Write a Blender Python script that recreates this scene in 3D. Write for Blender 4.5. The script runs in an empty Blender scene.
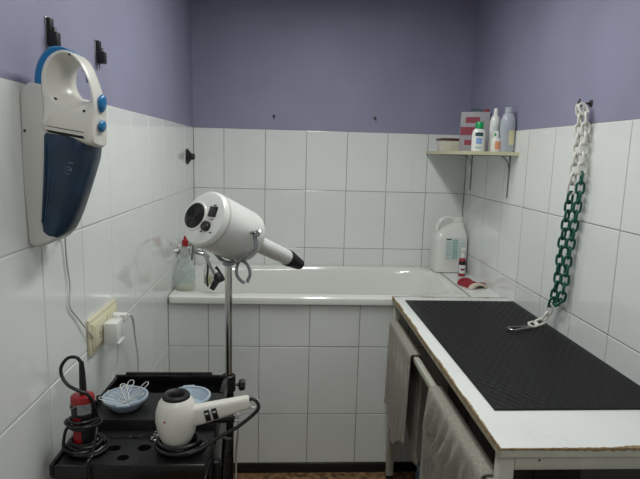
import bpy, bmesh, math, random
from mathutils import Vector, Matrix
random.seed(7)
PI = math.pi
S = bpy.context.scene
COL = S.collection

# ------------------------------------------------------------------ camera
cam_d = bpy.data.cameras.new('camera'); cam = bpy.data.objects.new('camera', cam_d); COL.objects.link(cam)
cam_d.sensor_fit = 'HORIZONTAL'; cam_d.sensor_width = 36.0; cam_d.lens = 534.586 / 640 * 36.0
cam_d.clip_start = 0.02
_r = Vector((0.99814503, -0.0549276, 0.02625747)); _u = Vector((-0.01710885, 0.16084091, 0.98683205)); _f = Vector((0.05842759, 0.98545074, -0.15960281))
cam.matrix_world = Matrix(((_r.x, _u.x, -_f.x, 0.5824), (_r.y, _u.y, -_f.y, -3.3076), (_r.z, _u.z, -_f.z, 1.644), (0, 0, 0, 1)))
S.camera = cam
# ------------------------------------------------------------------ world, light, exposure
W = 1.677; ZT = 1.777; TH = 0.361; TWD = 0.25; YF = -4.0; ZC = 2.62
world = bpy.data.worlds.new('world'); S.world = world; world.use_nodes = True
world.node_tree.nodes['Background'].inputs[0].default_value = (0.5, 0.55, 0.6, 1)
world.node_tree.nodes['Background'].inputs[1].default_value = 0.05
LAMPS = ((0.80, -1.42, 15.6), (0.60, -3.10, 8.0))        # two fluorescent ceiling lamps: x, y, power
for lx, ly, lw in LAMPS:
    ld = bpy.data.lights.new('ceiling_lamp_light', 'AREA'); ld.shape = 'RECTANGLE'; ld.size = 0.16; ld.size_y = 1.15; ld.energy = lw; ld.color = (0.965, 1.0, 0.955)
    lo = bpy.data.objects.new('ceiling_lamp_light', ld); COL.objects.link(lo); lo.location = (lx, ly, ZC - 0.095)
S.view_settings.view_transform = 'Standard'; S.view_settings.look = 'None'
S.view_settings.exposure = 0.0; S.view_settings.gamma = 1.0; S.view_settings.use_curve_mapping = False

# ------------------------------------------------------------------ helpers
def lin(c):
    return tuple(((v / 255) / 12.92 if v / 255 <= 0.04045 else ((v / 255 + 0.055) / 1.055) ** 2.4) for v in c)
def mat(name, c, rough=0.5, metal=0.0, var=0.06, scale=6.0, bump=0.0, bscale=80.0, c2=None, coat=0.0, trans=0.0, spec=0.5, alpha=1.0, rvar=0.0):
    m = bpy.data.materials.new(name); m.use_nodes = True
    nt = m.node_tree; b = nt.nodes['Principled BSDF']
    tc = nt.nodes.new('ShaderNodeTexCoord'); nz = nt.nodes.new('ShaderNodeTexNoise')
    nz.inputs['Scale'].default_value = scale; nz.inputs['Detail'].default_value = 5
    nt.links.new(tc.outputs['Object'], nz.inputs['Vector'])
    rp = nt.nodes.new('ShaderNodeValToRGB'); l = lin(c)
    a0 = tuple(max(0, v * (1 - var)) for v in l); a1 = tuple(min(1, v * (1 + var)) for v in l)
    if c2: a1 = lin(c2); a0 = l
    rp.color_ramp.elements[0].position = 0.35; rp.color_ramp.elements[1].position = 0.65
    rp.color_ramp.elements[0].color = (*a0, 1); rp.color_ramp.elements[1].color = (*a1, 1)
    nt.links.new(nz.outputs['Fac'], rp.inputs['Fac']); nt.links.new(rp.outputs['Color'], b.inputs['Base Color'])
    b.inputs['Roughness'].default_value = rough; b.inputs['Metallic'].default_value = metal
    b.inputs['Specular IOR Level'].default_value = spec
    b.inputs['Coat Weight'].default_value = coat; b.inputs['Transmission Weight'].default_value = trans
    b.inputs['Alpha'].default_value = alpha
    if rvar:
        mr = nt.nodes.new('ShaderNodeMapRange'); mr.inputs['To Min'].default_value = max(0.02, rough - rvar); mr.inputs['To Max'].default_value = rough + rvar
        nt.links.new(nz.outputs['Fac'], mr.inputs['Value']); nt.links.new(mr.outputs['Result'], b.inputs['Roughness'])
    if bump:
        n2 = nt.nodes.new('ShaderNodeTexNoise'); n2.inputs['Scale'].default_value = bscale; n2.inputs['Detail'].default_value = 4
        nt.links.new(tc.outputs['Object'], n2.inputs['Vector'])
        bp = nt.nodes.new('ShaderNodeBump'); bp.inputs['Strength'].default_value = bump; bp.inputs['Distance'].default_value = 0.01
        nt.links.new(n2.outputs['Fac'], bp.inputs['Height']); nt.links.new(bp.outputs['Normal'], b.inputs['Normal'])
    return m
def clear_mat(name, tint, op=0.25, rough=0.12):
    """thin clear plastic: tinted see-through mixed with a glossy plastic skin"""
    m = bpy.data.materials.new(name); m.use_nodes = True; nt = m.node_tree
    b = nt.nodes['Principled BSDF']; out = nt.nodes['Material Output']
    tc = nt.nodes.new('ShaderNodeTexCoord'); nz = nt.nodes.new('ShaderNodeTexNoise'); nz.inputs['Scale'].default_value = 30
    nt.links.new(tc.outputs['Object'], nz.inputs['Vector'])
    b.inputs['Base Color'].default_value = (*lin(tint), 1); b.inputs['Roughness'].default_value = rough
    t = nt.nodes.new('ShaderNodeBsdfTransparent'); t.inputs[0].default_value = (*[0.75 + 0.25 * v for v in lin(tint)], 1)
    fr = nt.nodes.new('ShaderNodeLayerWeight'); fr.inputs['Blend'].default_value = 0.35
    ma = nt.nodes.new('ShaderNodeMath'); ma.operation = 'MULTIPLY_ADD'; ma.inputs[1].default_value = 0.5; ma.inputs[2].default_value = op
    mu = nt.nodes.new('ShaderNodeMath'); mu.operation = 'MULTIPLY_ADD'; mu.inputs[1].default_value = 0.16; 
    nt.links.new(fr.outputs['Facing'], ma.inputs[0]); nt.links.new(nz.outputs['Fac'], mu.inputs[0]); nt.links.new(ma.outputs[0], mu.inputs[2]); mu.use_clamp = True
    mx = nt.nodes.new('ShaderNodeMixShader'); nt.links.new(mu.outputs[0], mx.inputs[0]); nt.links.new(t.outputs[0], mx.inputs[1]); nt.links.new(b.outputs[0], mx.inputs[2])
    nt.links.new(mx.outputs[0], out.inputs['Surface'])
    return m

def link(name, me, m, parent=None, smooth=False, kind=None, mtx=None):
    o = bpy.data.objects.new(name, me); COL.objects.link(o)
    if m and not me.materials: me.materials.append(m)
    if smooth:
        me.polygons.foreach_set('use_smooth', [True] * len(me.polygons))
        if smooth != 'all': me.set_sharp_from_angle(angle=math.radians(38))
    if parent: o.parent = parent
    if kind: o['kind'] = kind
    if mtx is not None: o.matrix_local = mtx
    return o
def done(name, bm, m, parent=None, smooth=True, kind=None, mtx=None):
    bmesh.ops.recalc_face_normals(bm, faces=bm.faces[:])
    me = bpy.data.meshes.new(name); bm.to_mesh(me); bm.free()
    return link(name, me, m, parent, smooth, kind, mtx)
def thing(name, label, cat, loc=(0, 0, 0), rot=(0, 0, 0), group=None):
    o = bpy.data.objects.new(name, None); COL.objects.link(o); o.empty_display_size = 0.05
    o.location = loc; o.rotation_euler = rot; o['label'] = label; o['category'] = cat
    if group: o['group'] = group
    return o
def tag(o, label, cat, group=None):
    o['label'] = label; o['category'] = cat
    if group: o['group'] = group
    return o
def add_box(bm, x0, x1, y0, y1, z0, z1, bev=0.0, seg=2):
    vs = [bm.verts.new(p) for p in ((x0, y0, z0), (x1, y0, z0), (x1, y1, z0), (x0, y1, z0), (x0, y0, z1), (x1, y0, z1), (x1, y1, z1), (x0, y1, z1))]
    fs = [bm.faces.new([vs[i] for i in q]) for q in ((3, 2, 1, 0), (4, 5, 6, 7), (0, 1, 5, 4), (1, 2, 6, 5), (2, 3, 7, 6), (3, 0, 4, 7))]
    if bev:
        es = list({e for f in fs for e in f.edges})
        bmesh.ops.bevel(bm, geom=es, offset=bev, segments=seg, affect='EDGES', profile=0.5)
def box(name, x0, x1, y0, y1, z0, z1, m, parent=None, bev=0.003, seg=2, kind=None):
    bm = bmesh.new(); add_box(bm, x0, x1, y0, y1, z0, z1, bev, seg)
    return done(name, bm, m, parent, True, kind)
def add_prism(bm, pts, ax, a, b, bev=0.0, seg=2):
    """polygon pts (2-D) extruded along axis ax from a to b"""
    def P(p, t): return {'X': (t, p[0], p[1]), 'Y': (p[0], t, p[1]), 'Z': (p[0], p[1], t)}[ax]
    v0 = [bm.verts.new(P(p, a)) for p in pts]; v1 = [bm.verts.new(P(p, b)) for p in pts]; n = len(pts)
    fs = [bm.faces.new(v0), bm.faces.new(v1)]
    for i in range(n): fs.append(bm.faces.new((v0[i], v0[(i + 1) % n], v1[(i + 1) % n], v1[i])))
    if bev:
        es = list(set(fs[0].edges) | set(fs[1].edges))
        bmesh.ops.bevel(bm, geom=es, offset=bev, segments=seg, affect='EDGES', profile=0.5)
def prism(name, pts, ax, a, b, m, parent=None, bev=0.0, seg=2):
    bm = bmesh.new(); add_prism(bm, pts, ax, a, b, bev, seg); return done(name, bm, m, parent)
def smooth_poly(pts, k=4):
    out = []; n = len(pts)
    for i in range(n):
        p0, p1, p2, p3 = (Vector(pts[(i + j - 1) % n]) for j in range(4))
        for s in range(k):
            t = s / k
            out.append(tuple(0.5 * ((2 * p1) + (p2 - p0) * t + (2 * p0 - 5 * p1 + 4 * p2 - p3) * t * t + (3 * p1 - p0 - 3 * p2 + p3) * t ** 3)))
    return out
def spline(pts, k=8):
    P = [Vector(p) for p in pts]; P = [2 * P[0] - P[1]] + P + [2 * P[-1] - P[-2]]; out = []
    for i in range(1, len(P) - 2):
        p0, p1, p2, p3 = P[i - 1:i + 3]
        for s in range(k):
            t = s / k
            out.append(0.5 * ((2 * p1) + (p2 - p0) * t + (2 * p0 - 5 * p1 + 4 * p2 - p3) * t * t + (3 * p1 - p0 - 3 * p2 + p3) * t ** 3))
    out.append(P[-2]); return out
def add_tube(bm, pts, r, n=8, closed=False, cap=True):
    pts = [Vector(p) for p in pts]; N = len(pts); rings = []; up = None
    rs = r if isinstance(r, (list, tuple)) else [r] * N
    for i in range(N):
        if closed: t = pts[(i + 1) % N] - pts[i - 1]
        else: t = pts[min(i + 1, N - 1)] - pts[max(i - 1, 0)]
        t = t.normalized() if t.length > 1e-9 else Vector((0, 0, 1))
        if up is None: up = t.orthogonal().normalized()
        up = (up - t * up.dot(t)); up = up.normalized() if up.length > 1e-6 else t.orthogonal().normalized()
        sd = t.cross(up)
        rings.append([bm.verts.new(pts[i] + (up * math.cos(2 * PI * k / n) + sd * math.sin(2 * PI * k / n)) * rs[i]) for k in range(n)])
    for i in range(N if closed else N - 1):
        a, b = rings[i], rings[(i + 1) % N]
        for k in range(n): bm.faces.new((a[k], a[(k + 1) % n], b[(k + 1) % n], b[k]))
    if not closed and cap: bm.faces.new(rings[0]); bm.faces.new(rings[-1])
def tube(name, pts, r, m, parent=None, n=8, closed=False, sp=0):
    bm = bmesh.new(); add_tube(bm, spline(pts, sp) if sp else pts, r, n, closed); return done(name, bm, m, parent)
def add_lathe(bm, prof, n=32, mtx=None):
    """prof: [(r, z)] about Z; r = 0 closes"""
    rings = []
    for r, z in prof:
        if r < 1e-6: rings.append([bm.verts.new((0, 0, z))])
        else: rings.append([bm.verts.new((r * math.cos(2 * PI * k / n), r * math.sin(2 * PI * k / n), z)) for k in range(n)])
    for a, b in zip(rings, rings[1:]):
        for k in range(n):
            q = (a[k % len(a)], a[(k + 1) % len(a)], b[(k + 1) % len(b)], b[k % len(b)])
            q = [v for i, v in enumerate(q) if v not in q[:i]]
            if len(q) > 2: bm.faces.new(q)
    if mtx is not None: bmesh.ops.transform(bm, matrix=mtx, verts=[v for rr in rings for v in rr])
def lathe(name, prof, m, parent=None, n=32, mtx=None, smooth=True):
    bm = bmesh.new(); add_lathe(bm, prof, n, mtx); return done(name, bm, m, parent, smooth)
def frame(axis, origin=(0, 0, 0), up=(0, 0, 1)):
    """matrix taking local Z to axis"""
    z = Vector(axis).normalized(); x = Vector(up).cross(z)
    x = x.normalized() if x.length > 1e-5 else z.orthogonal().normalized(); y = z.cross(x); o = Vector(origin)
    return Matrix(((x.x, y.x, z.x, o.x), (x.y, y.y, z.y, o.y), (x.z, y.z, z.z, o.z), (0, 0, 0, 1)))
def text_mesh(name, s, size, m, parent, mtx, depth=0.0004):
    cu = bpy.data.curves.new(name, 'FONT'); cu.body = s; cu.size = size; cu.extrude = depth; cu.align_x = 'CENTER'; cu.align_y = 'CENTER'; cu.resolution_u = 2
    t = bpy.data.objects.new(name + '_tmp', cu); COL.objects.link(t)
    dg = bpy.context.evaluated_depsgraph_get(); me = bpy.data.meshes.new_from_object(t.evaluated_get(dg)); me.name = name
    bpy.data.objects.remove(t); bpy.data.curves.remove(cu)
    return link(name, me, m, parent, False, None, mtx)
FACE_CAM = Matrix(((1, 0, 0, 0), (0, 0, -1, 0), (0, 1, 0, 0), (0, 0, 0, 1)))      # text lying in XZ, facing -Y
def T(x, y, z): return Matrix.Translation((x, y, z))

# ------------------------------------------------------------------ materials
M = {}
M['paint'] = mat('lilac_wall_paint', (142, 141, 165), 0.6, var=0.05, scale=3, bump=0.06, bscale=60)
M['tile'] = mat('glazed_white_tile', (229, 231, 229), 0.09, var=0.025, scale=2.5, bump=0.02, bscale=7, coat=0.2, spec=0.55)
M['grout'] = mat('grey_grout', (150, 149, 142), 0.85, var=0.2, scale=9)
M['grout_w'] = mat('pale_grout', (200, 200, 194), 0.8, var=0.12, scale=9)
M['ceiling'] = mat('ceiling_white', (225, 225, 220), 0.8, var=0.03)
M['floor'] = mat('brown_speckled_floor', (70, 48, 30), 0.35, c2=(150, 118, 84), scale=34, bump=0.03)
M['skirt'] = mat('black_skirting', (26, 25, 26), 0.35, var=0.15)
M['enamel'] = mat('bath_enamel', (228, 229, 224), 0.12, var=0.015, scale=2, coat=0.3)
M['laminate'] = mat('white_laminate', (232, 233, 231), 0.3, var=0.02, scale=5, rvar=0.08)
M['edge'] = mat('worn_edge_banding', (172, 164, 143), 0.7, c2=(140, 124, 96), scale=26, bump=0.15)
M['chip'] = mat('bare_chipboard', (156, 134, 102), 0.9, c2=(124, 100, 72), scale=60, bump=0.4)
M['rubber'] = mat('black_rubber', (20, 21, 21), 0.52, var=0.15, scale=40, bump=0.1, bscale=200, spec=0.25)
M['frame'] = mat('offwhite_painted_steel', (186, 184, 172), 0.42, var=0.06, scale=12, bump=0.03)
M['towel'] = mat('grey_terry_cloth', (168, 163, 152), 0.95, var=0.14, scale=120, bump=0.7, bscale=520)
M['black'] = mat('black_plastic', (13, 13, 14), 0.28, var=0.15, scale=15, rvar=0.08)
M['blackm'] = mat('matt_black_plastic', (17, 17, 18), 0.5, var=0.15, scale=15)
M['cord'] = mat('black_cord_rubber', (17, 17, 18), 0.38, var=0.1)
M['white'] = mat('white_plastic', (226, 226, 222), 0.25, var=0.02, coat=0.2)
M['cream'] = mat('cream_plastic', (214, 207, 178), 0.35, var=0.04)
M['offw'] = mat('warm_white_plastic', (220, 217, 208), 0.3, var=0.03)
M['greyw'] = mat('pale_grey_plastic', (196, 194, 188), 0.35, var=0.03)
M['blue'] = mat('blue_plastic', (20, 112, 166), 0.3, var=0.06)
M['navy'] = mat('smoky_blue_plastic', (22, 46, 68), 0.28, var=0.3, scale=14, coat=0.05)
M['navy2'] = mat('smoky_blue_ridge', (34, 60, 86), 0.2, var=0.2, scale=14)
M['chrome'] = mat('chrome', (206, 206, 204), 0.12, 1.0, var=0.03)
M['steel'] = mat('brushed_steel', (160, 160, 158), 0.28, 1.0, var=0.06, scale=30)
M['grey'] = mat('grey_painted_metal', (140, 144, 148), 0.4, 0.3, var=0.05)
M['red'] = mat('red_plastic', (150, 24, 32), 0.3, var=0.06)
M['bowl'] = mat('blue_grey_plastic', (170, 184, 198), 0.35, var=0.05)
M['chainw'] = mat('white_chain_plastic', (226, 224, 216), 0.35, var=0.04)
M['chaing'] = mat('green_chain_plastic', (8, 84, 70), 0.35, var=0.12)
M['shelf'] = mat('shelf_board', (214, 214, 200), 0.45, var=0.04)
M['shelfe'] = mat('yellowed_shelf_edge', (206, 200, 168), 0.5, var=0.08)
M['clear'] = clear_mat('clear_plastic', (214, 222, 220), 0.16)
M['milky'] = clear_mat('milky_plastic', (206, 212, 220), 0.52, 0.25)
M['lidbrown'] = mat('red_brown_lid', (84, 40, 40), 0.4, var=0.1)
M['boxclear'] = clear_mat('box_plastic', (228, 224, 208), 0.6, 0.25)
M['yellow'] = mat('pale_yellow_liquid', (220, 212, 170), 0.4, var=0.04)
M['green'] = mat('green_cap', (16, 150, 84), 0.35, var=0.05)
M['skyblue'] = mat('light_blue_print', (132, 164, 208), 0.5, var=0.06)
M['darkink'] = mat('dark_green_ink', (36, 78, 74), 0.5, var=0.05)
M['orange'] = mat('orange_print', (222, 150, 116), 0.5, var=0.08)
M['redprint'] = mat('dull_red_print', (134, 48, 66), 0.5, var=0.08)
M['carton'] = mat('grey_carton', (150, 146, 152), 0.55, var=0.04)
M['labelg'] = mat('grey_green_print', (160, 188, 184), 0.5, var=0.08, scale=40)
M['labelw'] = mat('white_label', (210, 216, 214), 0.5, var=0.03)
M['magenta'] = mat('dark_red_plastic', (150, 34, 60), 0.35, var=0.12)
M['pinkfelt'] = mat('red_pile_fabric', (158, 44, 56), 0.95, var=0.25, scale=60, bump=0.8, bscale=300)
M['creamfelt'] = mat('cream_fabric', (208, 196, 180), 0.9, var=0.08, scale=40, bump=0.3, bscale=300)
M['teal'] = mat('teal_plastic_bag', (48, 84, 104), 0.35, var=0.2, scale=9)
M['bag'] = mat('greyish_plastic_bag', (150, 140, 132), 0.4, var=0.1, scale=9)
M['filler'] = mat('dark_grey_plastic', (52, 52, 50), 0.5, var=0.12)
M['wire'] = mat('pale_steel_wire', (206, 207, 205), 0.42, 0.35, var=0.04)
M['hole'] = mat('dark_hole', (8, 8, 8), 0.8, var=0.0)
M['brass'] = mat('old_nail', (84, 78, 80), 0.5, 0.7, var=0.1)
M['glow'] = bpy.data.materials.new('lamp_diffuser'); M['glow'].use_nodes = True
_b = M['glow'].node_tree.nodes['Principled BSDF']; _b.inputs['Emission Color'].default_value = (1, 0.98, 0.93, 1); _b.inputs['Emission Strength'].default_value = 1.5; _b.inputs['Base Color'].default_value = (0.9, 0.9, 0.88, 1)

# ------------------------------------------------------------------ the room
_tm = {}
def tile_mesh(w, h, t=0.007, b=0.0024):
    k = (round(w, 3), round(h, 3))
    if k in _tm: return _tm[k]
    me = bpy.data.meshes.new('tile'); x, y = w / 2, h / 2
    def ring(ix, d): return [(-x + ix, -y + ix, d), (x - ix, -y + ix, d), (x - ix, y - ix, d), (-x + ix, y - ix, d)]
    v = ring(0, 0) + ring(0, t - b) + ring(b * 0.45, t - b * 0.3) + ring(b * 1.3, t); f = []
    for r in range(3):
        for i in range(4): f.append((r * 4 + i, r * 4 + (i + 1) % 4, r * 4 + 4 + (i + 1) % 4, r * 4 + 4 + i))
    f.append((12, 13, 14, 15)); me.from_pydata(v, [], f); me.update(); me.materials.append(M['tile'])
    _tm[k] = me; return me
def tile_face(parent, o, ux, uy, cols, rows, gap=0.0022, wob=0.0014):
    """tiles over cells cols x rows; o origin, ux, uy in-plane axes; outer face flush at +0 along the normal"""
    ux, uy, o = Vector(ux), Vector(uy), Vector(o); n = ux.cross(uy)
    for a, b in zip(cols, cols[1:]):
        for c, d in zip(rows, rows[1:]):
            if b - a < 0.012 or d - c < 0.012: continue
            me = tile_mesh(b - a - gap, d - c - gap)
            t = bpy.data.objects.new('tile', me); COL.objects.link(t); t.parent = parent
            q = o + ux * ((a + b) / 2) + uy * ((c + d) / 2) - n * (0.007 + random.uniform(0, 0.0006))
            rot = Matrix((ux, uy, n)).transposed().to_4x4()
            t.matrix_local = Matrix.Translation(q) @ rot @ Matrix.Rotation(random.gauss(0, wob * 0.6), 4, 'X') @ Matrix.Rotation(random.gauss(0, wob), 4, 'Y')
def cuts(first, step, lo, hi):
    c = [lo]; v = first
    while v < hi - 1e-6:
        if v > lo + 1e-6: c.append(v)
        v += step
    return c + [hi]
ROWS = sorted([0.0] + [ZT - i * TH for i in range(5)])
def wall(name, x0, x1, y0, y1, z0=0, z1=ZC):
    o = box(name, x0, x1, y0, y1, z0, z1, M['paint'], None, 0, kind='structure'); return o
wl = wall('wall_left', -0.12, -0.003, YF - 0.1, 0.12)
box('grout', -0.02, -0.0016, YF, 0.0, 0, ZT, M['grout_w'], wl, 0)
tile_face(wl, (0, 0, 0), (0, 1, 0), (0, 0, 1), [-c for c in reversed(cuts(0.03, TWD, 0.0, -YF))], ROWS)
wr = wall('wall_right', W + 0.003, W + 0.12, YF - 0.1, 0.12)
box('grout', W + 0.0016, W + 0.02, YF, 0.0, 0, ZT, M['grout'], wr, 0)
tile_face(wr, (W, 0, 0), (0, -1, 0), (0, 0, 1), cuts(0.111, TWD, 0.0, -YF), ROWS)
wb = wall('wall_back', -0.003, W + 0.003, 0.003, 0.12)
box('grout', 0, W, 0.0016, 0.02, 0, ZT, M['grout'], wb, 0)
tile_face(wb, (0, 0, 0), (1, 0, 0), (0, 0, 1), cuts(0.1815, TWD, 0.0, W), [r for r in ROWS if r > 0.6])
wf = wall('wall_front', -0.003, W + 0.003, YF - 0.12, YF - 0.003)
box('grout', 0, W, YF - 0.02, YF - 0.0016, 0, ZT, M['grout'], wf, 0)
tile_face(wf, (W, YF, 0), (-1, 0, 0), (0, 0, 1), cuts(0.2, TWD, 0.0, W), ROWS)
box('floor', -0.12, W + 0.12, YF - 0.12, 0.12, -0.1, 0, M['floor'], None, 0, kind='structure')
box('ceiling', -0.12, W + 0.12, YF - 0.12, 0.12, ZC, ZC + 0.1, M['ceiling'], None, 0, kind='structure')
# low wall that boxes in the bath, and the tiled ledge at its end
wt = box('wall_bath_front', 0.0, W, -0.742, -0.715, 0, 0.905, M['grout'], None, 0, kind='structure')
box('grout', 0.0, W, -0.7484, -0.73, 0.05, 0.905, M['grout'], wt, 0)
tile_face(wt, (0, -0.75, 0), (1, 0, 0), (0, 0, 1), cuts(0.1942, TWD, 0.0, W), [0.053, 0.3224, 0.6834, 0.905])
wg = box('wall_ledge', 1.512, W, -0.742, 0, 0, 0.9375, M['grout_w'], None, 0, kind='structure')
tile_face(wg, (1.512, 0, 0.945), (1, 0, 0), (0, 1, 0), [0, W - 1.512], [-0.748, -0.61, -0.25, 0.0])
box('baseboard_bath', 0.0, W, -0.757, -0.7425, 0, 0.052, M['skirt'], None, 0.003, kind='structure')

# ceiling lamp, source of the room's light
for (lx, ly, lw), lb in zip(LAMPS, ('long white fluorescent ceiling lamp over the bath end of the room', 'long white fluorescent ceiling lamp above the viewer')):
    t = thing('ceiling_lamp', lb, 'lamp', (lx, ly, ZC), group='ceiling lamps')
    box('lamp_base', -0.08, 0.08, -0.62, 0.62, -0.035, 0, M['white'], t, 0.004)
    box('diffuser', -0.075, 0.075, -0.6, 0.6, -0.088, -0.034, M['glow'], t, 0.02, 3)
    for y in (-0.61, 0.61): box('end_cap', -0.078, 0.078, y - 0.012, y + 0.012, -0.09, -0.03, M['white'], t, 0.004)

# ------------------------------------------------------------------ bathtub
def make_bath():
    t = thing('bathtub', 'white enamel bathtub boxed in behind white tiles', 'bathtub', (0.76, -0.38, 0))
    ox, oy = 0.76, -0.38
    X0, X1, Y0, Y1, ZR = 0.004, 1.508, -0.772, -0.006, 0.945
    n = 96; bm = bmesh.new(); rings = []
    def rect(i, x0, x1, y0, y1, rad):
        # rounded rectangle sampled by angle
        a = 2 * PI * i / n; cx, cy = (x0 + x1) / 2, (y0 + y1) / 2; hx, hy = (x1 - x0) / 2, (y1 - y0) / 2
        e = rad; c, s = math.cos(a), math.sin(a)
        return (cx + hx * math.copysign(abs(c) ** e, c), cy + hy * math.copysign(abs(s) ** e, s))
    spec = [(X0, X1, Y0, Y1, 0.04, ZR - 0.036), (X0, X1, Y0 - 0.002, Y1, 0.04, ZR - 0.02), (X0, X1, Y0, Y1, 0.04, ZR - 0.006), (X0 + .005, X1 - .005, Y0 + .007, Y1 - .003, 0.05, ZR),
            (X0 + .06, X1 - .045, Y0 + .058, Y1 - .04, 0.42, ZR + 0.001), (X0 + .07, X1 - .055, Y0 + .066, Y1 - .048, 0.44, ZR - 0.006), (X0 + .078, X1 - .064, Y0 + .073, Y1 - .055, 0.46, ZR - 0.03),
            (X0 + .10, X1 - .13, Y0 + .09, Y1 - .075, 0.5, ZR - 0.2), (X0 + .13, X1 - .22, Y0 + .12, Y1 - .105, 0.55, ZR - 0.36), (X0 + .2, X1 - .32, Y0 + .18, Y1 - .17, 0.6, ZR - 0.4)]
    for x0, x1, y0, y1, e, z in spec:
        rings.append([bm.verts.new((rect(i, x0, x1, y0, y1, e)[0] - ox, rect(i, x0, x1, y0, y1, e)[1] - oy, z)) for i in range(n)])
    for a, b in zip(rings, rings[1:]):
        for i in range(n): bm.faces.new((a[i], a[(i + 1) % n], b[(i + 1) % n], b[i]))
    bm.faces.new(rings[-1])
    done('tub_shell', bm, M['enamel'], t)
    lathe('drain', [(0, 0.004), (0.022, 0.004), (0.03, 0.0)], M['chrome'], t, 20, T(-0.42, 0, 0.546))
    # sealant line along the ledge
    box('sealant', 1.506 - ox, 1.513 - ox, -0.75 - oy, -0.006 - oy, 0.936, 0.9452, M['grout'], t, 0)
make_bath()

# ------------------------------------------------------------------ grooming table
def make_table():
    x0, x1, y0, y1, zt = 1.098, W - 0.004, -2.15, -0.778, 0.957
    t = thing('grooming_table', 'white topped grooming table with chipped edges and pale steel legs', 'table', (x0, y0, 0))
    def B(name, a, b, c, d, e, f, m, p=t, bev=0.003): return box(name, a - x0, b - x0, c - y0, d - y0, e, f, m, p, bev)
    B('tabletop', x0, x1, y0, y1, zt - 0.022, zt, M['laminate'], t, 0.0015)
    # edge banding on the two free sides and the back
    B('edge_banding', x0 - 0.0015, x0 + 0.001, y0, y1, zt - 0.0225, zt - 0.0008, M['edge'], t, 0)
    B('edge_banding', x0, x1, y0 - 0.0015, y0 + 0.001, zt - 0.0225, zt - 0.0008, M['frame'], t, 0)
    B('edge_banding', x0, x1, y1 - 0.001, y1 + 0.0015, zt - 0.0225, zt - 0.0008, M['edge'], t, 0)
    # chipped strips of bare board along the arrises
    def chips(P0, P1, inward, wmin, wmax, n, cover):
        bm = bmesh.new(); P0, P1, inward = Vector(P0), Vector(P1), Vector(inward); prev = None; w = wmin
        for i in range(n + 1):
            u = i / n; w = max(0.0, min(wmax, w + random.uniform(-0.4, 0.4) * wmax)); ww = max(wmin, w) * cover(u)
            c = P0.lerp(P1, u); out = -inward * 0.0022
            q = [bm.verts.new(c + out + Vector((0, 0, -0.004 - random.random() * 0.006 * cover(u)))), bm.verts.new(c + out + Vector((0, 0, 0.0002))),
                 bm.verts.new(c + inward * ww + Vector((0, 0, 0.0008)))]
            if prev:
                for k in range(2): bm.faces.new((prev[k], prev[k + 1], q[k + 1], q[k]))
            prev = q
        return done('chipped_edge', bm, M['chip'], t)
    chips((0, 0, zt), (0, y1 - y0, zt), (1, 0, 0), 0.001, 0.008, 150, lambda u: 0.4 + 0.6 * u)
    chips((0, 0, zt), (x1 - x0, 0, zt), (0, 1, 0), 0.0005, 0.009, 90, lambda u: 0.15 + 0.85 * min(1, max(0, (u - 0.12) * 3.0)))
    chips((0, y1 - y0, zt), (x1 - x0, y1 - y0, zt), (0, -1, 0), 0.002, 0.018, 70, lambda u: 1.0 if u < 0.85 else 0.3)
    # steel frame
    L = 0.036
    for a, b in ((x0 + 0.004, y0 + 0.004), (x1 - L - 0.004, y0 + 0.004), (x0 + 0.004, y1 - L - 0.004), (x1 - L - 0.004, y1 - L - 0.004)):
        leg = B('leg', a, a + L, b, b + L, 0.012, zt - 0.022, M['frame'])
        B('foot', a - .001, a + L + .001, b - .001, b + L + .001, 0, 0.02, M['blackm'], leg)
    B('apron_rail', x0 + L + 0.004, x1 - L - 0.004, y0 + 0.004, y0 + 0.03, zt - 0.06, zt - 0.022, M['frame'])
    B('apron_rail', x0 + L + 0.004, x1 - L - 0.004, y1 - 0.03, y1 - 0.004, zt - 0.06, zt - 0.022, M['frame'])
    B('side_rail', x0 - 0.004, x0 + 0.02, y0 + L + 0.004, y1 - L - 0.004, 0.817, 0.842, M['frame'])
    B('side_rail', x1 - 0.03, x1 - 0.006, y0 + L + 0.004, y1 - L - 0.004, 0.817, 0.842, M['frame'])
    lathe('screw_hole', [(0, 0), (0.003, 0), (0.003, -0.001)], M['hole'], t, 12, T(0.10, 0.0038, zt - 0.034) @ Matrix.Rotation(PI / 2, 4, 'X'))
    # rubber mat: sheet plus raised lozenges
    mx0, mx1, my0, my1 = 1.155, x1 - 0.002, -1.962, -0.862
    mat_o = thing('rubber_mat', 'black rubber mat with lozenge tread on the white table', 'mat', (mx0, my0, zt + 0.0005))
    sk = 0.012
    prism('mat_sheet', [(0, 0), (mx1 - mx0, 0.006), (mx1 - mx0, my1 - my0), (-sk, my1 - my0)], 'Z', 0, 0.005, M['rubber'], mat_o, 0.0012)
    bm = bmesh.new(); px, py = 0.030, 0.0225; iy = 0; y = 0.02
    while y < my1 - my0 - 0.016:
        x = 0.022 + (px / 2 if iy % 2 else 0)
        while x < mx1 - mx0 - 0.018:
            a, b, z = px * 0.44, py * 0.86, 0.005
            v = [bm.verts.new((x + q[0] * a, y + q[1] * b, z)) for q in ((-1, 0), (0, -1), (1, 0), (0, 1))]
            w = [bm.verts.new((x + q[0] * a * 0.72, y + q[1] * b * 0.72, z + 0.0013)) for q in ((-1, 0), (0, -1), (1, 0), (0, 1))]
            bm.faces.new(w)
            for k in range(4): bm.faces.new((v[k], v[(k + 1) % 4], w[(k + 1) % 4], w[k]))
            x += px
        y += py; iy += 1
    done('tread', bm, M['rubber'], mat_o, False, 'stuff')
make_table()

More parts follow.
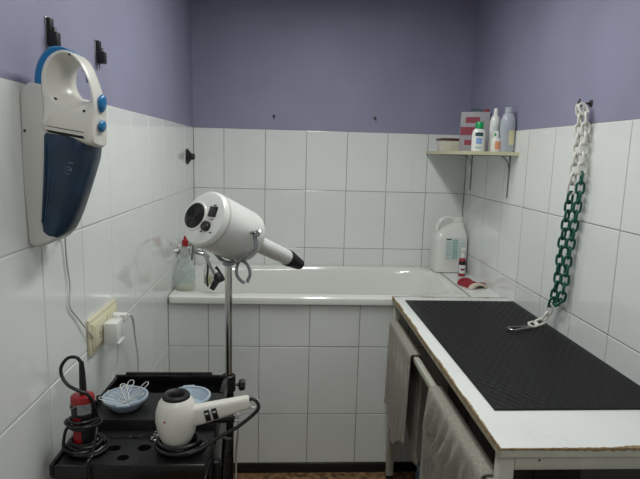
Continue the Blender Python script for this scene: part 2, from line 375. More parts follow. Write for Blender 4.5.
# towels over the side rail
def towel(name, label, ya, yb, front, back, seedv, amp, skew=0.0):
    random.seed(seedv); nx = 70; rail_x, rail_z = 1.106, 0.842; n1, n2 = 36, 26
    t = thing(name, label, 'towel', (rail_x, ya, 0), group=None)
    ph = [random.uniform(0, 6.28) for _ in range(6)]
    def fold(s, d):
        k = min(1.0, d / 0.12)
        q = s + 0.05 * math.sin(d * 5 + ph[5]) * k
        e = min(1.0, (s - min(ya, yb)) / 0.06, (max(ya, yb) - s) / 0.06)
        ridge = 1 - 2 * abs(math.sin(q * 44 + ph[0])) ** 0.7
        return k * amp * max(0.0, e) * (ridge * 0.75 + math.sin(q * 97 + ph[1]) * 0.2 + math.sin(q * 19 + ph[2]) * 0.35)
    me_v, me_f = [], []
    for i in range(nx + 1):
        u = i / nx; s = ya + (yb - ya) * u; row = []
        fr = front(u); bk = back(u)
        for j in range(n1 + 1):
            d = fr * (1 - j / n1)
            row.append((-0.0215 - 0.002 * (1 - d) - max(0, fold(s, d) + amp * 0.5 * min(1, d / .12)), (s - ya) + 0.012 * math.sin(d * 9 + ph[3]) * min(1, d / 0.1) - skew * d * d * (0.35 + 0.65 * u * u), rail_z - d + 0.003))
        for j in range(1, 7):
            a = PI - PI * j / 7
            row.append((0.0 + 0.0225 * math.cos(a) - 0.0, s - ya, rail_z + 0.004 + 0.0035 * math.sin(a)))
        for j in range(n2 + 1):
            d = bk * j / n2
            row.append((0.020 + max(0, fold(s + .3, d) + amp * 0.6 * min(1, d / .12)), (s - ya) + 0.014 * math.sin(d * 8 + ph[4]) * min(1, d / 0.1), rail_z - d + 0.003))
        me_v += row
    c = n1 + 1 + 6 + n2 + 1
    for i in range(nx):
        for j in range(c - 1): me_f.append((i * c + j, i * c + j + 1, (i + 1) * c + j + 1, (i + 1) * c + j))
    me = bpy.data.meshes.new('cloth'); me.from_pydata(me_v, [], me_f); me.update()
    o = link('cloth', me, M['towel'], t, 'all')
    sm = o.modifiers.new('thickness', 'SOLIDIFY'); sm.thickness = 0.004; sm.offset = 1.0
    # stitched hem band along the front end
    bm = bmesh.new(); prev = None
    for i in range(nx + 1):
        p0 = Vector(me_v[i * c]); p1 = Vector(me_v[i * c + 2])
        q = [bm.verts.new(p0 + Vector((-0.0058, 0, -0.002))), bm.verts.new(p1 + Vector((-0.0058, 0, 0))), bm.verts.new(p1), bm.verts.new(p0 + Vector((0, 0, -0.002)))]
        if prev:
            for k in range(4): bm.faces.new((prev[k], prev[(k + 1) % 4], q[(k + 1) % 4], q[k]))
        prev = q
    done('hem', bm, M['towel'], t)
towel('towel', 'short grey towel on the table rail beside the bath, hanging in a point', -1.28, -0.835,
      lambda u: (0.40 + 0.2 * u if u < 0.45 else 0.49 - 0.12 * (u - 0.45)) - 0.02 * math.sin(u * 9), lambda u: 0.50 - 0.17 * u, 3, 0.012, 0.0)
towel('towel', 'wide grey towel in deep folds on the near end of the table rail', -2.092, -1.575, lambda u: 0.62 - 0.04 * u, lambda u: 0.5, 11, 0.031)

# plastic bag on the floor under the table
def make_bag():
    random.seed(5)
    t = thing('plastic_bag', 'crumpled teal and grey plastic bag under the table', 'bag', (1.245, -1.20, 0))
    def blob(name, c, r, m, a, zmin=None):
        bm = bmesh.new(); bmesh.ops.create_icosphere(bm, subdivisions=4, radius=1.0)
        for v in bm.verts:
            d = v.co.normalized(); k = 1 + a * (math.sin(d.x * 7 + d.z * 5 + 1) * math.sin(d.y * 6 + 2) + 0.5 * math.sin(d.z * 15 + d.x * 9))
            v.co = Vector((c[0] + d.x * r[0] * k, c[1] + d.y * r[1] * k, max(0.001, c[2] + d.z * r[2] * k)))
        return done(name, bm, m, t)
    blob('bag_body', (0, 0, 0.16), (0.078, 0.2, 0.17), M['teal'], 0.1)
    blob('bag_neck', (-0.01, -0.04, 0.37), (0.05, 0.08, 0.1), M['bag'], 0.16)
make_bag()

t = thing('dark_filler', 'dark box added to deepen the darkness under the grooming table', 'filler', (1.36, -2.06, 0))  # added box, its form made up, darkens the space below the tabletop
box('filler_body', 0, W - 1.36 - 0.05, 0, 1.14, 0.02, 0.80, M['filler'], t, 0.006)
box('filler_lid', -0.006, W - 1.36 - 0.046, -0.006, 1.146, 0.80, 0.86, M['filler'], t, 0.006)
for x in (0.08, 0.19): box('front_rib', x, x + 0.012, -0.006, 0.002, 0.03, 0.79, M['filler'], t, 0.002)
for y in (0.25, 0.55, 0.85): box('side_rib', -0.006, 0.002, y, y + 0.012, 0.03, 0.79, M['filler'], t, 0.002)

# ------------------------------------------------------------------ vacuum cleaner on the wall
def make_vacuum():
    yc = -2.041
    t = thing('handheld_vacuum', 'white and blue handheld vacuum cleaner hanging on the tiled wall', 'vacuum cleaner', (0, yc, 1.42))
    def loc(p): return (p[0], p[1] - 1.42)
    # pale back shell running from the wall round the nose
    shell = [(0.0005, 1.745), (0.006, 1.768), (0.022, 1.778), (0.05, 1.775), (0.062, 1.70), (0.06, 1.60), (0.058, 1.50), (0.064, 1.452), (0.060, 1.437), (0.046, 1.427), (0.020, 1.418), (0.006, 1.420), (0.0005, 1.43), (0.0005, 1.57)]
    prism('back_shell', [loc(p) for p in shell], 'Y', -0.055, 0.05, M['greyw'], t, 0.008, 3)
    lathe('screw_hole', [(0, 0.001), (0.0028, 0.001), (0.0028, -0.002)], M['hole'], t, 10, T(0.009, -0.0552, 0.255) @ Matrix.Rotation(PI / 2, 4, 'X'))
    outer = smooth_poly([(0.044, 1.752), (0.048, 1.80), (0.064, 1.832), (0.090, 1.847), (0.114, 1.843), (0.136, 1.823), (0.152, 1.79), (0.160, 1.758), (0.163, 1.735), (0.160, 1.69), (0.157, 1.652), (0.148, 1.643), (0.10, 1.654), (0.047, 1.668), (0.046, 1.71)], 5)
    near = smooth_poly([(0.094, 1.838), (0.070, 1.818), (0.061, 1.785), (0.071, 1.748), (0.098, 1.727), (0.130, 1.721), (0.152, 1.735), (0.153, 1.760), (0.146, 1.793), (0.125, 1.829)], 5)
    far = smooth_poly([(0.100, 1.830), (0.089, 1.812), (0.086, 1.785), (0.093, 1.763), (0.108, 1.748), (0.128, 1.745), (0.140, 1.757), (0.140, 1.782), (0.131, 1.808), (0.117, 1.827)], 5)
    C = (0.112, 1.785)
    def ray(poly, a):
        d = (math.cos(a), math.sin(a)); best = 0.006
        for i in range(len(poly)):
            p, q = poly[i], poly[(i + 1) % len(poly)]
            ex, ey = q[0] - p[0], q[1] - p[1]; den = d[0] * ey - d[1] * ex
            if abs(den) < 1e-12: continue
            tt = ((p[0] - C[0]) * ey - (p[1] - C[1]) * ex) / den; s = ((p[0] - C[0]) * d[1] - (p[1] - C[1]) * d[0]) / den
            if tt > 0 and -1e-6 <= s <= 1 + 1e-6: best = max(best, tt)
        return best
    def sweep(name, a0, a1, section, m, n=110, closed=True, sm=True):
        bm = bmesh.new(); rings = []
        for i in range(n if closed else n + 1):
            a = a0 + (a1 - a0) * i / n
            rings.append([bm.verts.new((C[0] + r * math.cos(a), y, C[1] + r * math.sin(a) - 1.42)) for r, y in section(a)])
        N = len(rings); sec = len(rings[0])
        for i in range(N if closed else N - 1):
            p, q = rings[i], rings[(i + 1) % N]
            for k in range(sec): bm.faces.new((p[k], p[(k + 1) % sec], q[(k + 1) % sec], q[k]))
        if not closed: bm.faces.new(rings[0]); bm.faces.new(rings[-1])
        return done(name, bm, m, t, sm)
    ro = lambda a: ray(outer, a)
    Y0, Y1 = -0.060, 0.044
    def body_sec(a):
        Y1 = 0.044 - 0.034 * max(0.0, math.cos(a)) ** 0.6
        R, rn, rf = ro(a), ray(near, a), ray(far, a); rn = min(rn, R - 0.007); rf = min(rf, rn - 0.001); w = min(0.014, (R - rn) * 0.45); d = rn - rf
        return [(R, Y0 + 0.040), (R - 0.0015, Y0 + 0.028), (R - w * 0.3, Y0 + 0.010), (R - w * 0.65, Y0 + 0.003), (R - w, Y0),
                (rn + w * 0.3, Y0), (rn, Y0 + 0.002), (rn - d * 0.12, Y0 + 0.008), (rn - d * 0.45, Y0 + 0.024), (rn - d * 0.8, Y0 + 0.040), (rf, min(Y0 + 0.06, Y1 - 0.008)), (rf, Y1 - 0.004), (rf + 0.004, Y1), (R - 0.01, Y1), (R - 0.002, Y1 - 0.008), (R, max(Y0 + 0.045, Y1 - 0.02))]
    body = sweep('body', 0, 2 * PI, body_sec, M['offw'])
    def band_sec(a):
        e = 0.0150 * min(1, max(0, (a - math.radians(92)) * 1.8)) * min(1, max(0.02, (math.radians(226) - a) * 3)); R = ro(a)
        return [(R - 0.003, -0.050), (R + e * 0.6, -0.050), (R + e, -0.044), (R + e, 0.035), (R - 0.003, 0.044)]
    sweep('accent_band', math.radians(92), math.radians(225), band_sec, M['blue'], 60, False)
    sweep('accent_insert', math.radians(5), math.radians(84), lambda a: [(ray(far, a) - 0.016, 0.004), (ray(far, a) + 0.003, -0.006), (ray(far, a) + 0.003, 0.012), (ray(far, a) - 0.016, 0.012)], M['blue'], 30, False)
    # dust bin: rounded sections stacked from the body down to the nose
    bm = bmesh.new(); rings = []; n = 44
    for z, xl, xr, hy in ((1.672, .037, .140, .046), (1.655, .035, .152, .052), (1.62, .033, .147, .052), (1.58, .031, .134, .052), (1.54, .029, .120, .051), (1.50, .026, .105, .051), (1.475, .024, .094, .050), (1.455, .026, .083, .049), (1.444, .036, .072, .046), (1.437, .046, .062, .036)):
        ring = []
        for i in range(n):
            a = 2 * PI * i / n; c, s_ = math.cos(a), math.sin(a); xm, xh = (xl + xr) / 2, (xr - xl) / 2
            f = 0.012 * (1 - (c + 1) / 2)      # sloping top edge follows the body
            ex, ey = (0.55, 0.5) if c < 0 else (0.8, 0.72)
            ring.append(bm.verts.new((xm + xh * math.copysign(abs(c) ** ex, c), -0.009 + hy * math.copysign(abs(s_) ** ey, s_), z + (f if z > 1.64 else 0) - 1.42)))
        rings.append(ring)
    for p, q in zip(rings, rings[1:]):
        for i in range(n): bm.faces.new((p[i], p[(i + 1) % n], q[(i + 1) % n], q[i]))
    bm.faces.new(rings[0]); bm.faces.new(rings[-1])
    db = done('dust_bin', bm, M['navy'], t)
    for f in (0.16, 0.28, 0.40):
        xa, xb = 0.035 + 0.112 * f, 0.028 + 0.05 * f
        tube('rib', [(xa, -0.0605, 0.228), (xa * .55 + xb * .45, -0.0605, 0.14), (xb, -0.0590, 0.055)], 0.0016, M['navy2'], db, 6)
    bm = bmesh.new(); add_tube(bm, [(0.098 + 0.008 * math.cos(k * PI / 10), -0.0600, 0.172 + 0.008 * math.sin(k * PI / 10)) for k in range(18)], 0.001, 5)
    add_box(bm, 0.091, 0.105, -0.0606, -0.0586, 0.1715, 0.1735); lm = mat('logo_grey', (92, 112, 128), 0.4); done('logo', bm, lm, db)
    bm = bmesh.new(); add_box(bm, 0.090, 0.110, -0.0606, -0.0586, 0.187, 0.1893); done('logo_bar', bm, lm, db)
    for z0, h, xa, xb in ((0.2535, 0.0020, 0.054, 0.134), (0.2445, 0.006, 0.056, 0.134)):
        bm = bmesh.new(); add_prism(bm, [(xa, z0 + 0.014), (xb, z0 + 0.002), (xb + 0.002, z0 + 0.002 - h), (xa + 0.006, z0 + 0.014 - h)], 'Y', -0.0606, -0.0590); done('vent_slot', bm, M['hole'], body)
    for x, z, r, y in ((0.0755, 0.323, 0.0040, -0.0555), (0.138, 0.300, 0.0028, -0.0600), (0.112, 0.4165, 0.0022, -0.0595)):
        lathe('screw_hole', [(0, 0.0012), (r, 0.0012), (r, -0.006)], M['hole'], body, 12, T(x, y, z) @ Matrix.Rotation(PI / 2, 4, 'X'))
    for x, z, rx, rz in ((0.1650, 0.319, 0.008, 0.020), (0.1640, 0.270, 0.006, 0.013)):
        bm = bmesh.new(); bmesh.ops.create_uvsphere(bm, u_segments=16, v_segments=10, radius=1)
        bmesh.ops.transform(bm, matrix=T(x, -0.026, z) @ Matrix.Rotation(0.12, 4, 'Y') @ Matrix.Diagonal((rx, 0.02, rz, 1)), verts=bm.verts); done('button', bm, M['blue'], t)
    tube('charging_cable', [(0.05, 0.06, 0.02), (0.012, 0.12, 0.004), (0.005, 0.135, -0.07), (0.006, 0.146, -0.14), (0.005, 0.14, -0.195), (0.006, 0.19, -0.245), (0.012, 0.27, -0.325), (0.012, 0.30, -0.36)], 0.0022, M['greyw'], t, 6, sp=6)
make_vacuum()

# two hinge-like black hooks above it
def wall_hook(loc, s, label):
    t = thing('wall_hook', label, 'hook', loc, group='black hooks on the lilac wall')
    box('back_plate', 0.0, 0.003, -0.014 * s, 0.014 * s, -0.036 * s, 0.036 * s, M['steel'], t, 0.0006)
    box('upper_block', 0.003, 0.012, -0.011 * s, 0.010 * s, 0.002 * s, 0.034 * s, M['blackm'], t, 0.001)
    box('lower_block', 0.003, 0.026, -0.012 * s, 0.012 * s, -0.034 * s, 0.001 * s, M['blackm'], t, 0.001)
    tube('pin', [(0.017, 0.004, -0.002 * s), (0.017, 0.004, 0.014 * s)], 0.003, M['steel'], t, 8)
    tube('stem', [(0.008, 0, -0.036 * s), (0.008, 0, -0.05 * s)], 0.002, M['steel'], t, 6)
wall_hook((-0.003, -1.93, 1.912), 0.95, 'black hook with metal plate right above the hanging vacuum cleaner')
wall_hook((-0.003, -1.60, 1.925), 0.95, 'black hook with metal plate on lilac wall, farther from the camera')

# small black bell-shaped hook near the corner
t = thing('suction_hook', 'small black cone-shaped hook stuck on tiles near the corner', 'hook', (0, -0.21, 1.605))
RY = Matrix.Rotation(PI / 2, 4, 'Y')
lathe('suction_cup', [(0, 0), (0.044, 0), (0.043, 0.006), (0.030, 0.016), (0.02, 0.024), (0, 0.024)], M['blackm'], t, 28, RY)
lathe('knob', [(0.018, 0.022), (0.017, 0.04), (0.015, 0.043), (0, 0.043)], M['blackm'], t, 24, RY)

# nails in the back wall
for x, z, lb in ((0.481, 1.857, 'bent nail in the lilac wall above the pet dryer'), (1.094, 1.863, 'bent nail in the lilac wall nearer the corner shelf')):
    t = thing('nail', lb, 'nail', (x, 0.003, z), group='nails in the back wall')
    tube('shank', [(0, 0, 0), (0.001, -0.016, 0.0), (0.004, -0.022, -0.006), (0.003, -0.023, -0.016)], 0.0028, M['brass'], t, 6)
    lathe('head', [(0, 0.004), (0.008, 0.0035), (0.009, 0)], M['brass'], t, 12, Matrix.Rotation(PI / 2, 4, 'X'))

# ------------------------------------------------------------------ socket plate and plugs
t = thing('wall_socket', 'long cream double socket plate on the tiled wall', 'socket', (0, -1.655, 1.09))
pl = box('plate', 0.0, 0.009, -0.125, 0.125, -0.055, 0.055, M['cream'], t, 0.003)
fr = box('inner_frame', 0.008, 0.014, -0.112, 0.112, -0.04, 0.04, M['cream'], t, 0.002)
for y in (-0.056, 0.056):
    sk_ = box('outlet', 0.013, 0.017, y - 0.048, y + 0.048, -0.034, 0.034, M['cream'], t, 0.003)
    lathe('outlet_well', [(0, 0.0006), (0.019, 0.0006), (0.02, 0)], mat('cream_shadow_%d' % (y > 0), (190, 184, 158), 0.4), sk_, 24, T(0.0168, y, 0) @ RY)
    for dy in (-0.0095, 0.0095): lathe('pin_hole', [(0, 0.0004), (0.0026, 0.0004), (0.0026, 0)], M['hole'], sk_, 10, T(0.0174, y + dy, 0) @ RY)
t = thing('power_adapter', 'white square charger block plugged into the cream socket', 'adapter', (0.0185, -1.665, 1.075))
box('adapter_body', 0.0, 0.042, -0.034, 0.03, -0.032, 0.036, M['white'], t, 0.004)
box('adapter_lip', 0.040, 0.047, -0.032, 0.028, -0.034, -0.026, M['white'], t, 0.002)
tube('adapter_cable', [(0.03, 0.0, -0.03), (0.03, 0.005, -0.06), (0.022, 0.012, -0.11), (0.012, -0.005, -0.155), (0.014, -0.03, -0.18)], 0.002, M['white'], t, 6, sp=6)
t = thing('power_plug', 'small round white plug with a thick white cable', 'plug', (0.018, -1.592, 1.098))
lathe('plug_body', [(0, 0), (0.016, 0), (0.017, 0.008), (0.015, 0.022), (0.011, 0.026), (0, 0.026)], M['white'], t, 24, RY)
box('plug_grip', 0.018, 0.040, -0.012, 0.02, -0.014, 0.012, M['white'], t, 0.003)
tube('plug_cable', [(0.036, 0.014, 0.0), (0.036, 0.06, -0.012), (0.024, 0.125, -0.06), (0.014, 0.175, -0.13), (0.012, 0.21, -0.22), (0.012, 0.21, -0.32), (0.015, 0.18, -0.5)], 0.0036, M['white'], t, 8, sp=7)

# ------------------------------------------------------------------ shelf in the corner
t = thing('corner_shelf', 'cream edged white wall shelf in the corner', 'shelf', (1.42, -0.77, 1.656))
box('shelf_board', 0, W - 1.42, 0, 0.768, 0, 0.016, M['shelf'], t, 0.001)
box('front_edge', 0, W - 1.42, -0.002, 0.001, 0, 0.0165, M['shelfe'], t, 0)
box('side_edge', -0.002, 0.001, 0, 0.768, 0, 0.0165, M['shelfe'], t, 0)
for y in (0.66, 0.10):
    b_ = thing('bracket', '', ''); del b_['label']; del b_['category']; b_.parent = t; b_.location = (W - 1.42, y, 0)
    box('wall_arm', -0.004, 0, -0.006, 0.006, -0.21, 0, M['grey'], b_, 0.0008)
    box('shelf_arm', -0.2, 0, -0.008, 0.008, -0.004, 0, M['grey'], b_, 0.0008)
    tube('brace', [(-0.045, 0, -0.004), (-0.018, 0, -0.024), (-0.004, 0, -0.06)], 0.003, M['grey'], b_, 6, sp=5)

ZS = 1.6725
# box with a red-brown lid
t = thing('storage_box', 'low clear plastic box with a red-brown lid on the shelf', 'box', (1.513, -0.24, ZS), (0, 0, 0.0))
prism('box_body', [(-0.072, 0), (0.072, 0), (0.078, 0.062), (-0.078, 0.062)], 'Y', -0.06, 0.06, M['boxclear'], t, 0.004)
prism('contents', [(-0.064, 0.003), (0.064, 0.003), (0.066, 0.036), (-0.066, 0.04)], 'Y', -0.05, 0.05, M['yellow'], t, 0.003)
box('lid', -0.083, 0.083, -0.066, 0.066, 0.06, 0.073, M['lidbrown'], t, 0.004)
# grey and red can / carton
t = thing('carton', 'tall grey carton with dull red labels behind the green-capped bottle', 'carton', (1.562, -0.46, ZS), (0, 0, math.radians(-24)))
box('carton_body', -0.075, 0.075, -0.045, 0.05, 0, 0.205, M['carton'], t, 0.005)
for z, h, xa, xb in ((0.148, 0.030, -0.048, 0.024), (0.085, 0.042, -0.072, 0.018), (0.034, 0.026, -0.048, 0.022)):
    box('label_panel', xa, xb, -0.0462, -0.044, z, z + h, M['redprint'], t, 0)
tube('carry_handle', [(-0.03, 0, 0.203), (-0.02, 0, 0.218), (0.02, 0, 0.218), (0.03, 0, 0.203)], 0.004, M['darkink'], t, 8, sp=4)
lathe('cap', [(0.014, 0), (0.014, 0.018), (0, 0.02)], M['redprint'], t, 16, T(0.05, 0, 0.203))

def bottle(name, label, loc, prof, m, cap=None, capm=None, n=28, sy=0.75, capname='cap', rot=0):
    t = thing(name, label, 'bottle', loc, (0, 0, rot))
    b = lathe('bottle_body', prof, m, t, n, Matrix.Diagonal((1, sy, 1, 1)))
    if cap: lathe(capname, cap, capm, t, n)
    return t
# white shampoo bottle with green cap
t = bottle('shampoo_bottle', 'white shampoo bottle with bright green cap and blue print', (1.515, -0.655, ZS),
           [(0, 0), (0.031, 0), (0.034, 0.006), (0.034, 0.085), (0.030, 0.102), (0.02, 0.112), (0.017, 0.114), (0, 0.114)], M['white'],
           [(0.0195, 0.110), (0.0195, 0.142), (0.018, 0.144), (0, 0.144)], M['green'])
def band(name, r, sy, z0, z1, a0, a1, m, p, n=14):
    bm = bmesh.new(); prev = None
    for i in range(n + 1):
        a = a0 + (a1 - a0) * i / n; q = [bm.verts.new((r * math.cos(a), r * sy * math.sin(a), z)) for z in (z0, z1)]
        if prev: bm.faces.new((prev[0], q[0], q[1], prev[1]))
        prev = q
    return done(name, bm, m, p)
D = math.radians
band('print', 0.0346, 0.76, 0.074, 0.092, D(225), D(292), M['darkink'], t)
band('print', 0.0346, 0.76, 0.036, 0.066, D(235), D(285), M['skyblue'], t)
band('print', 0.0346, 0.76, 0.014, 0.024, D(230), D(290), M['labelg'], t)
# small clear bottle with orange print
t = bottle('small_bottle', 'small squat bottle with pale orange label and white cap', (1.586, -0.70, ZS),
           [(0, 0), (0.0215, 0), (0.0235, 0.004), (0.0235, 0.055), (0.018, 0.066), (0.012, 0.07), (0, 0.07)], M['offw'],
           [(0.0135, 0.068), (0.0135, 0.09), (0.011, 0.098), (0, 0.099)], M['white'], sy=0.8)
band('print', 0.0239, 0.81, 0.012, 0.05, D(245), D(330), M['orange'], t)
band('print', 0.0139, 1.0, 0.074, 0.09, D(205), D(250), M['green'], t, 6)
# tall slim white bottle
t = bottle('slim_bottle', 'slim tall white bottle behind the clear bottle on the shelf', (1.606, -0.62, ZS),
           [(0, 0), (0.024, 0), (0.026, 0.005), (0.026, 0.15), (0.020, 0.172), (0.011, 0.182), (0, 0.182)], M['white'],
           [(0.0115, 0.18), (0.0115, 0.205), (0.009, 0.214), (0, 0.216)], M['white'], sy=0.9)
band('print', 0.0264, 0.91, 0.04, 0.13, D(225), D(300), M['labelw'], t)
# tall clear bottle
t = bottle('clear_bottle', 'tall translucent bottle with cream label at the end of the shelf', (1.64, -0.70, ZS),
           [(0, 0), (0.034, 0), (0.0365, 0.006), (0.0365, 0.135), (0.034, 0.158), (0.024, 0.180), (0.017, 0.188), (0.017, 0.196)], M['milky'],
           [(0.018, 0.190), (0.018, 0.212), (0.016, 0.214), (0, 0.214)], M['milky'], sy=0.8)
lathe('liquid', [(0, 0.002), (0.0345, 0.002), (0.0345, 0.13), (0, 0.13)], clear_mat('grey_liquid', (150, 156, 178), 0.5), t, 28, Matrix.Diagonal((1, 0.78, 1, 1)))
band('label', 0.037, 0.82, 0.035, 0.105, D(265), D(318), M['yellow'], t)

# ------------------------------------------------------------------ on the ledge
def make_jug():
    t = thing('jug', 'big white plastic jug with handle on the tiled ledge', 'jug', (1.566, -0.118, 0.9455), (0, 0, math.radians(6)))
    # body: rounded rectangle sections
    bm = bmesh.new(); n = 40; rings = []
    for z, sx, sy, cx, e in ((0, .092, .058, 0, .35), (0.006, .1, .066, 0, .35), (0.2, .1, .066, 0, .35), (0.225, .098, .064, 0, .38), (0.245, .088, .056, .004, .45), (0.275, .066, .044, .02, .6), (0.30, .034, .03, .046, .8), (0.305, .026, .026, .052, 1), (0.316, .025, .025, .052, 1)):
        rings.append([bm.verts.new((cx + sx * math.copysign(abs(math.cos(a)) ** e, math.cos(a)), sy * math.copysign(abs(math.sin(a)) ** e, math.sin(a)), z)) for a in (2 * PI * i / n for i in range(n))])
    for a, b in zip(rings, rings[1:]):
        for i in range(n): bm.faces.new((a[i], a[(i + 1) % n], b[(i + 1) % n], b[i]))
    bm.faces.new(rings[0]); bm.faces.new(rings[-1])
    done('jug_body', bm, M['white'], t)
    lathe('cap', [(0.028, 0.312), (0.028, 0.334), (0.026, 0.336), (0, 0.336)], M['white'], t, 28, T(0.052, 0, 0))
    tube('handle', [(0.03, 0, 0.296), (0.012, 0, 0.322), (-0.022, 0, 0.332), (-0.055, 0, 0.318), (-0.078, 0, 0.285), (-0.084, 0, 0.25), (-0.07, 0, 0.225)], 0.0135, M['white'], t, 12, sp=6)
    lb = box('label', -0.05, 0.075, -0.0675, -0.066, 0.075, 0.215, M['labelw'], t, 0)
    box('label_print', -0.005, 0.03, -0.0682, -0.0672, 0.085, 0.205, M['labelg'], lb, 0)
    box('label_heading', -0.045, -0.015, -0.0682, -0.0672, 0.203, 0.211, M['darkink'], lb, 0)
    for k in range(7):
        box('print_line', -0.045, -0.012, -0.0682, -0.0672, 0.09 + 0.015 * k, 0.097 + 0.015 * k, M['labelg'], lb, 0)
        box('print_line', 0.038, 0.07, -0.0682, -0.0672, 0.09 + 0.015 * k, 0.096 + 0.015 * k, M['labelg'], lb, 0)
make_jug()
t = thing('spray_bottle', 'small dark red bottle with white pump standing before the jug', 'bottle', (1.611, -0.255, 0.9455))
lathe('bottle_body', [(0, 0), (0.019, 0), (0.0205, 0.004), (0.0205, 0.095), (0.015, 0.107), (0.01, 0.112), (0, 0.112)], M['magenta'], t, 24)
band('label', 0.0209, 1, 0.018, 0.068, D(190), D(350), M['labelw'], t)
band('label_stripe', 0.0211, 1, 0.07, 0.09, D(190), D(350), M['blackm'], t)
band('label_print', 0.0212, 1, 0.036, 0.048, D(235), D(300), M['redprint'], t)
lathe('pump_collar', [(0.013, 0.11), (0.013, 0.128), (0.009, 0.132), (0.009, 0.15), (0, 0.151)], M['white'], t, 20)
box('pump_nozzle', -0.011, 0.011, -0.018, 0.01, 0.149, 0.168, M['white'], t, 0.003)

# red grooming mitt lying on the ledge
def make_mitt():
    t = thing('grooming_mitt', 'rolled red and cream grooming mitt lying on the tiled ledge', 'mitt', (1.590, -0.51, 0.9455), (0, 0, math.radians(20)))
    t.scale = (0.86, 0.86, 0.9)
    def strip(name, m, r, th, a0, a1, w0, w1, cx, taper=0.0):
        bm = bmesh.new(); n = 26; prev = None
        for i in range(n + 1):
            u = i / n; a = a0 + (a1 - a0) * u; q = []
            for rr in (r - th, r):
                for w in (w0 + taper * u, w1 - taper * u):
                    q.append(bm.verts.new((cx + rr * 1.35 * math.cos(a), w, max(0.001, 0.002 + rr * 0.62 * math.sin(a)))))
            q = [q[0], q[1], q[3], q[2]]
            if prev:
                for k in range(4): bm.faces.new((prev[k], prev[(k + 1) % 4], q[(k + 1) % 4], q[k]))
            else: bm.faces.new(q)
            prev = q
        bm.faces.new(prev); return done(name, bm, m, t)
    strip('mitt_back', M['pinkfelt'], 0.045, 0.012, 0.0, PI, -0.05, 0.075, 0)
    strip('cuff', M['creamfelt'], 0.048, 0.018, -0.0, PI, -0.075, -0.040, 0)
    strip('palm', M['creamfelt'], 0.032, 0.004, 0.05, PI - 0.05, -0.055, 0.07, 0)
    bm = bmesh.new(); bmesh.ops.create_uvsphere(bm, u_segments=20, v_segments=10, radius=1)
    for v in bm.verts: v.co = Vector((v.co.x * 0.04 + 0.055, v.co.y * 0.025 - 0.01, max(0.0005, v.co.z * 0.012 + 0.011)))
    done('thumb', bm, M['pinkfelt'], t)
    bm = bmesh.new(); bmesh.ops.create_uvsphere(bm, u_segments=20, v_segments=12, radius=1)
    for v in bm.verts: v.co = Vector((v.co.x * 0.055, v.co.y * 0.03 + 0.075, max(0.0005, v.co.z * 0.026 + 0.012)))
    done('mitt_tip', bm, M['pinkfelt'], t)
make_mitt()

# ------------------------------------------------------------------ bottles and tap at the other end of the bath
t = thing('squeeze_bottle', 'clear squeeze bottle with a red cap on the bath corner', 'bottle', (0.066, -0.64, 0.9465))
lathe('bottle_body', [(0, 0.0), (0.044, 0.0), (0.049, 0.006), (0.048, 0.095), (0.044, 0.115), (0.030, 0.14), (0.018, 0.175), (0.012, 0.225)], M['clear'], t, 32)
lathe('liquid', [(0, 0.003), (0.043, 0.003), (0.0435, 0.02), (0, 0.02)], clear_mat('yellowish_rest', (220, 216, 184), 0.35), t, 28)
cp = lathe('cap', [(0.0165, 0.222), (0.0165, 0.250), (0.008, 0.256), (0.006, 0.272), (0, 0.273)], M['red'], t, 20)
t = thing('glass_bottle', 'squat clear bottle beside the red-capped bottle, without a cap', 'bottle', (0.047, -0.50, 0.9465))
lathe('bottle_body', [(0, 0.0), (0.036, 0.0), (0.04, 0.005), (0.04, 0.07), (0.03, 0.09), (0.016, 0.1), (0.015, 0.118)], M['clear'], t, 28)
lathe('neck_ring', [(0.0155, 0.110), (0.018, 0.112), (0.018, 0.119), (0.0155, 0.121)], M['clear'], t, 24)
t = thing('yellow_bottle', 'small clear bottle with yellowish rest near the shower hose', 'bottle', (0.165, -0.53, 0.9465))
lathe('bottle_body', [(0, 0.0), (0.022, 0.0), (0.026, 0.004), (0.026, 0.075), (0.015, 0.1), (0.012, 0.115)], M['clear'], t, 24)
lathe('liquid', [(0, 0.003), (0.0225, 0.003), (0.0225, 0.045), (0, 0.045)], clear_mat('yellow_rest', (214, 200, 130), 0.5), t, 20)
lathe('cap', [(0.0135, 0.112), (0.0135, 0.128), (0, 0.129)], M['milky'], t, 20)

t = thing('bath_mixer', 'chrome bath mixer tap with round handles on the tiled wall', 'tap', (0, -0.42, 1.115))
tube('mixer_body', [(0.05, -0.1, 0), (0.05, 0.1, 0)], 0.02, M['chrome'], t, 18)
for y in (-0.085, 0.085):
    lathe('wall_flange', [(0, 0), (0.03, 0), (0.03, 0.006), (0.014, 0.014), (0.014, 0.05), (0, 0.05)], M['chrome'], t, 24, T(0.0005, y, 0) @ RY)
for y, s in ((-0.1, -1), (0.1, 1)):
    h = lathe('tap_handle', [(0, 0), (0.017, 0), (0.018, 0.01), (0.027, 0.014), (0.03, 0.022), (0.03, 0.034), (0.024, 0.042), (0, 0.044)], M['chrome'], t, 20, T(0.05, y, 0) @ Matrix.Rotation(-s * PI / 2, 4, 'X'))
tube('spout', [(0.055, 0, -0.01), (0.085, 0, -0.02), (0.125, 0, -0.03), (0.15, 0, -0.05)], [0.014, 0.014, 0.013, 0.012], M['chrome'], t, 16)
lathe('diverter_knob', [(0, 0), (0.012, 0), (0.014, 0.02), (0.01, 0.028), (0, 0.028)], M['chrome'], t, 16, T(0.05, 0.0, 0.018))
t = thing('hand_shower', 'black hand shower with a flexible steel hose on the bath rim', 'shower', (0.20, -0.66, 0.9465))
